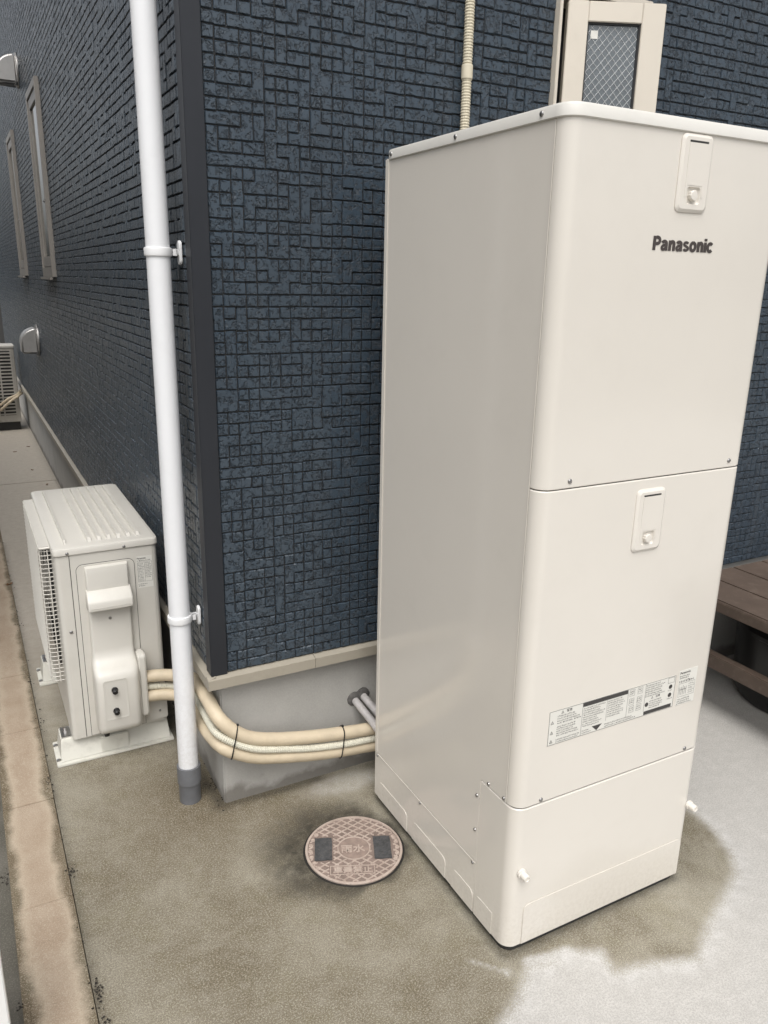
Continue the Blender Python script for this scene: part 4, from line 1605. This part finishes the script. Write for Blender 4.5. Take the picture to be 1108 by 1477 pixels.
b.build('recessed_face', M['cover_recess'], DC, smooth=30)


def free(u, v):
    r_ = math.hypot(u, v)
    if r_ > .1305: return False
    if math.hypot(u, v - .002) < .047: return False
    if -.071 < u < .057 and -.103 < v < -.066: return False
    if -.116 < u < -.059 and -.052 < v < .054: return False
    if .050 < u < .112 and -.049 < v < .053: return False
    return True


rl = MB()
for sgn in (1, -1):
    for k in range(-18, 19):
        c0 = k * .0245
        run = []
        for u in np.arange(-.135, .1351, .0015):
            v = sgn * u * .74 + c0
            ok = free(u, v)
            if ok: run.append((u, v))
            if (not ok or u > .1335) and run:
                if len(run) > 3:
                    (ua, va), (ub, vb) = run[0], run[-1]
                    d = np.array([ub - ua, vb - va]); d /= np.linalg.norm(d)
                    nn = np.array([-d[1], d[0]]) * .0019
                    q = [(ua - nn[0], va - nn[1]), (ub - nn[0], vb - nn[1]), (ub + nn[0], vb + nn[1]), (ua + nn[0], va + nn[1])]
                    nq = nn * .55
                    q2 = [(ua - nq[0], va - nq[1]), (ub - nq[0], vb - nq[1]), (ub + nq[0], vb + nq[1]), (ua + nq[0], va + nq[1])]
                    rl.loft([[mp(*p, ZC - .0006) for p in q], [mp(*p, ZC + .0027 + .00008 * sgn) for p in q2]])
                run = []
tag(rl.build('lattice_ribs', M['cover'], DC, smooth=0), kind='stuff')
b = MB()
for (ra, rb_, h) in ((.0440, .0478, .0024),):
    n = 40
    prof = [(ra, ZC - .0005), (ra + .0006, ZC + h), (rb_ - .0006, ZC + h), (rb_, ZC - .0005)]
    rings = [[mp(r_ * math.cos(2 * math.pi * k / n), .002 + r_ * math.sin(2 * math.pi * k / n), z) for k in range(n)] for r_, z in prof]
    b.loft(rings, cap=False)
b.build('ring', M['cover'], DC)
b = MB()
b.lathe([(.0446, ZC + .0003), (.0446, ZC + .0007), (0, ZC + .0007)], mp(0, .002, 0), n=40)
b.build('centre_disc', mat('worn_centre', (.25, .19, .16), .75, var=.2, scale=60, dirt=.3), DC)
b = MB()
for (u0_, u1_, v0_, v1_) in ((-.069, .055, -.0695, -.0672), (-.069, .055, -.1015, -.0992), (-.069, -.0667, -.0992, -.0695), (.0527, .055, -.0992, -.0695)):
    b.prism([(u0_, v0_), (u1_, v0_), (u1_, v1_), (u0_, v1_)], lambda p, t: mp(p[0], p[1], t), ZC - .0005, ZC + .0018)
b.build('text_frame', M['cover'], DC, smooth=0)


def raised_text(body, u, v, wd, ht, bold=.015):
    V, F_ = text_mesh(body, bold)
    V[:, 0] *= wd / V[:, 0].max()
    V[:, 1] *= ht / V[:, 1].max()
    me = bpy.data.meshes.new('lettering')
    me.from_pydata([mp(u + a, v + c, ZC + .0022) for a, c, _ in V], [], F_)
    bm = bmesh.new()
    bm.from_mesh(me)
    bmesh.ops.remove_doubles(bm, verts=bm.verts, dist=1e-6)
    ex = bmesh.ops.extrude_face_region(bm, geom=list(bm.faces))
    bmesh.ops.translate(bm, vec=(0, 0, -.003), verts=[e_ for e_ in ex['geom'] if isinstance(e_, bmesh.types.BMVert)])
    bmesh.ops.recalc_face_normals(bm, faces=bm.faces)
    bmesh.ops.translate(bm, vec=(-MC[0], -MC[1], -ZC), verts=bm.verts)
    bm.to_mesh(me)
    bm.free()
    me.materials.append(M['cover'])
    return link('lettering', me, (MC[0], MC[1], ZC), DC)


raised_text('雨水', -.037, -.016, .068, .031)
raised_text('車乗禁止', -.060, -.0965, .108, .025)
for uc in (-.0875, .081):
    b = MB()
    pts = [(uc + .0245 * a, .001 + .046 * c) for a, c in ((-1, -1), (-.2, -1.03), (.5, -.98), (1.02, -1), (1, -.3), (1.04, .4), (.98, 1), (.1, 1.03), (-.6, .98), (-1.02, 1.01), (-.98, .2))]
    b.prism(pts, lambda p, t: mp(p[0], p[1], t), ZC + .0004, ZC + .0030)
    b.build('dark_patch', M['tape'], DC, bevel=.0008)
b = MB()
for k in range(7):
    a = math.radians(150 + k * 11)
    b.lathe([(.007, ZC - .0005), (.0062, ZC + .0014), (.0045, ZC + .0014), (.004, ZC + .0002)], mp(.124 * math.cos(a), .124 * math.sin(a), 0), n=10)
for k in range(5):
    a = math.radians(-22 + k * 11)
    b.lathe([(.007, ZC - .0005), (.0062, ZC + .0014), (.0045, ZC + .0014), (.004, ZC + .0002)], mp(.1245 * math.cos(a), .1245 * math.sin(a), 0), n=10)
b.build('rim_studs', M['cover'], DC)

# ------------------------------------------------------------------ deck beside the wall
DK = thing('wooden_deck', 'low brown plank deck against the navy wall behind the cabinet', 'deck', (2.8, -.7, 0))
DX, DZ = 1.825, .458
x = DX
while x < 4.1:
    b = MB()
    b.box(x, x + .171, -1.55, -.024, DZ - .024, DZ + random.uniform(-.0007, .0007))
    b.build('deck_board', M['deck'], DK, bevel=.004)
    x += .1755
b = MB()
b.box(DX - .012, DX - .0015, -1.5635, -.024, DZ - .042, DZ - .0025)
b.build('edge_board', M['deck'], DK, bevel=.003)
b = MB()
b.box(DX - .005, DX + .035, -1.53, -.05, .186, .240)
b.build('brace', M['deck'], DK, bevel=.003)
for k in range(4):
    b = MB()
    b.box(DX, 4.1, -1.562, -1.5515, .012 + k * .103, .012 + k * .103 + .1005)
    b.build('shade_board', M['deck'], DK, bevel=.002)  # unseen boards added to keep light out from under the deck
for y in (-1.5, -.85, -.09):
    for xx in (DX + .036, 3.0, 4.0):
        b = MB()
        b.box(xx, xx + .06, y, y + .06, .001, DZ - .026)
        b.build('post', M['deck'], DK, bevel=.003)
for y in (-1.40, -.70):
    b = MB()
    b.box(DX + .01, 4.09, y, y + .04, DZ - .085, DZ - .0245)
    b.build('joist', M['deck'], DK, bevel=.002)
tb = MB()
prof = [(.24, 0), (.262, .03), (.272, .16), (.280, .29), (.290, .296), (.292, .312), (.282, .325), (.25, .338), (.15, .35), (0, .355)]
tb.lathe(prof, (2.27, -.36, .002), n=48)
tag(tb.build('storage_bucket', M['rubber'], None, smooth=40), 'black round lidded tub stored in the dark under the deck', 'tub')

# ------------------------------------------------------------------ far outdoor unit
FU = thing('outdoor_unit', 'weathered slatted air conditioner outdoor unit at the far end of the alley', 'outdoor unit', (-.42, 7.05, 0))
fy = 6.85
b = MB()
b.prism(rrect(-.80, -.050, fy, fy + .30, .012, 4), XY, .09, .84)
b.build('casing', M['old_ac'], FU, bevel=.003)
b = MB()
b.prism(rrect(-.808, -.042, fy - .008, fy + .308, .016, 4), XY, .84, .862)
b.build('lid', M['ac'], FU, bevel=.004)
b = MB()
b.box(-.32, -.085, fy - .0015, fy - .0004, .16, .81)
b.build('slot_backing', M['dark_core'], FU)
for k in range(19):
    z = .165 + k * .0343
    b = MB()
    b.box(-.325, -.08, fy - .010, fy - .002, z, z + .014)
    b.build('slat', M['old_ac'], FU, bevel=.0015)
for xa in (-.325, -.205, -.092):
    b = MB()
    b.box(xa, xa + .014, fy - .0115, fy - .0022, .155, .82)
    b.build('mullion', M['old_ac'], FU, bevel=.001)
b = MB()
b.box(-.5, -.24, fy - .05, fy - .0125, .12, .42)
b.build('valve_cover', M['old_ac'], FU, bevel=.006)
for yy_ in (fy + .06, fy + .22):
    b = MB()
    b.box(-.82, -.06, yy_ - .03, yy_ + .03, .001, .0895)
    b.build('stand', M['rubber'], FU, bevel=.004)
for pts in ([(-.235, fy - .03, .27), (-.15, fy - .07, .34), (-.07, fy - .04, .37), (-.02, fy + .1, .40)], [(-.235, fy - .03, .22), (-.14, fy - .08, .31), (-.06, fy - .05, .36), (-.012, fy + .1, .37)]):
    b = MB()
    b.tube(smooth_path(pts, 6), .013, 8)
    b.build('refrigerant_pipe', M['insul'], FU)

# ------------------------------------------------------------------ white fence at the boundary
FN = thing('boundary_fence', 'white framed fence of pinkish lapped slats beside the kerb', 'fence', (-.95, -.60, -.034))
b = MB()
b.box(-.640, -.604, -.66, -.62, -.034, .48)
b.build('post', M['fence'], FN, bevel=.002)
for k in range(5):
    z = .005 + k * .093
    b = MB()
    b.prism([(0, 0), (.012, 0), (.012, .092), (.006, .092)], lambda p, t: (t, -.628 - .016 + p[0], z + p[1]), -1.6, -.640)
    b.build('slat', M['slat'], FN, bevel=.0015)
b = MB()
b.box(-1.6, -.6405, -.662, -.618, .475, .50)
b.build('top_rail', M['fence'], FN, bevel=.003)

# ------------------------------------------------------------------ litter along the kerb joint
lt = MB()
rg = random.Random(9)
def crumbs(x, y, s, n):
    for _ in range(max(2, n // 2)):
        px, py = x + rg.gauss(0, min(s * .45, .007)), y + rg.gauss(0, s)
        r_ = rg.uniform(.001, .0032)
        a = rg.random() * 6.28
        pts = [(px + r_ * rg.uniform(.5, 1.6) * math.cos(a + k * 1.57), py + r_ * rg.uniform(.5, 1.6) * math.sin(a + k * 1.57), .0045) for k in range(4)]
        apex = (px, py, .0045 + r_ * rg.uniform(.5, 1.2))
        lt.add(pts + [apex], [(0, 1, 4), (1, 2, 4), (2, 3, 4), (3, 0, 4)])
for (x, y, s, n) in ((-.445, .384, .018, 40), (-.438, -.071, .020, 50), (-.430, -.495, .022, 70), (-.425, -.58, .010, 18), (-.595, -.03, .014, 40), (-.59, -.46, .01, 20),
                     (-.44, 1.1, .02, 25), (-.44, 1.7, .02, 20), (-.43, .75, .03, 25), (.018, .1, .05, 60), (.016, .4, .2, 60)):
    crumbs(x, y, s, n)
y = -1.4
while y < 3:
    if rg.random() < .3: crumbs(-.4405, y, .012, 3)
    y += .03
tag(lt.build('moss_litter', M['litter'], None, smooth=0), 'dark moss crumbs and grit caught along the kerb joint', 'litter', kind='stuff')
LFAR = 'small dry brown leaf on the alley slab near the far outdoor unit'
for (x, y, a, s, lb) in ((-.45, 2.25, .4, .022, 'reddish dry leaf lying on the kerb beyond the heat pump unit'), (-.06, 4.35, 1.2, .02, 'dry brown leaf against the foundation beside the slab joint'), (-.12, 4.9, 2.0, .018, LFAR), (-.2, 5.7, .2, .018, LFAR), (-.07, 5.9, 2.6, .018, LFAR)):
    b = MB()
    pts = []
    for k in range(10):
        t = k / 10 * 2 * math.pi
        r_ = s * (.55 + .45 * abs(math.cos(t)))
        u, v = r_ * math.cos(t), r_ * .5 * math.sin(t)
        pts.append((x + u * math.cos(a) - v * math.sin(a), y + u * math.sin(a) + v * math.cos(a), .006 + .006 * (k % 2)))
    b.add(pts + [(x, y, .004)], [(k, (k + 1) % 10, 10) for k in range(10)])
    tag(b.build('dry_leaf', M['leaf'], None, smooth=0), lb, 'leaf', 'dry leaves in the alley')


# ------------------------------------------------------------------ unseen house block, added to shade the alley wall
NH = thing('unseen_shade_house', 'grey-brown unseen house block added to shade the alley wall', 'house', (-3.9, 2.75, -.034))
b = MB()
b.box(-6.4, -1.45, .5, 5.0, -.034, 3.3)
b.build('wall', M['brown_wall'], NH, bevel=.01)
b = MB()
b.box(-6.7, -1.3, .35, 5.2, 3.31, 3.45)
b.build('roof', M['roof'], NH, bevel=.01)
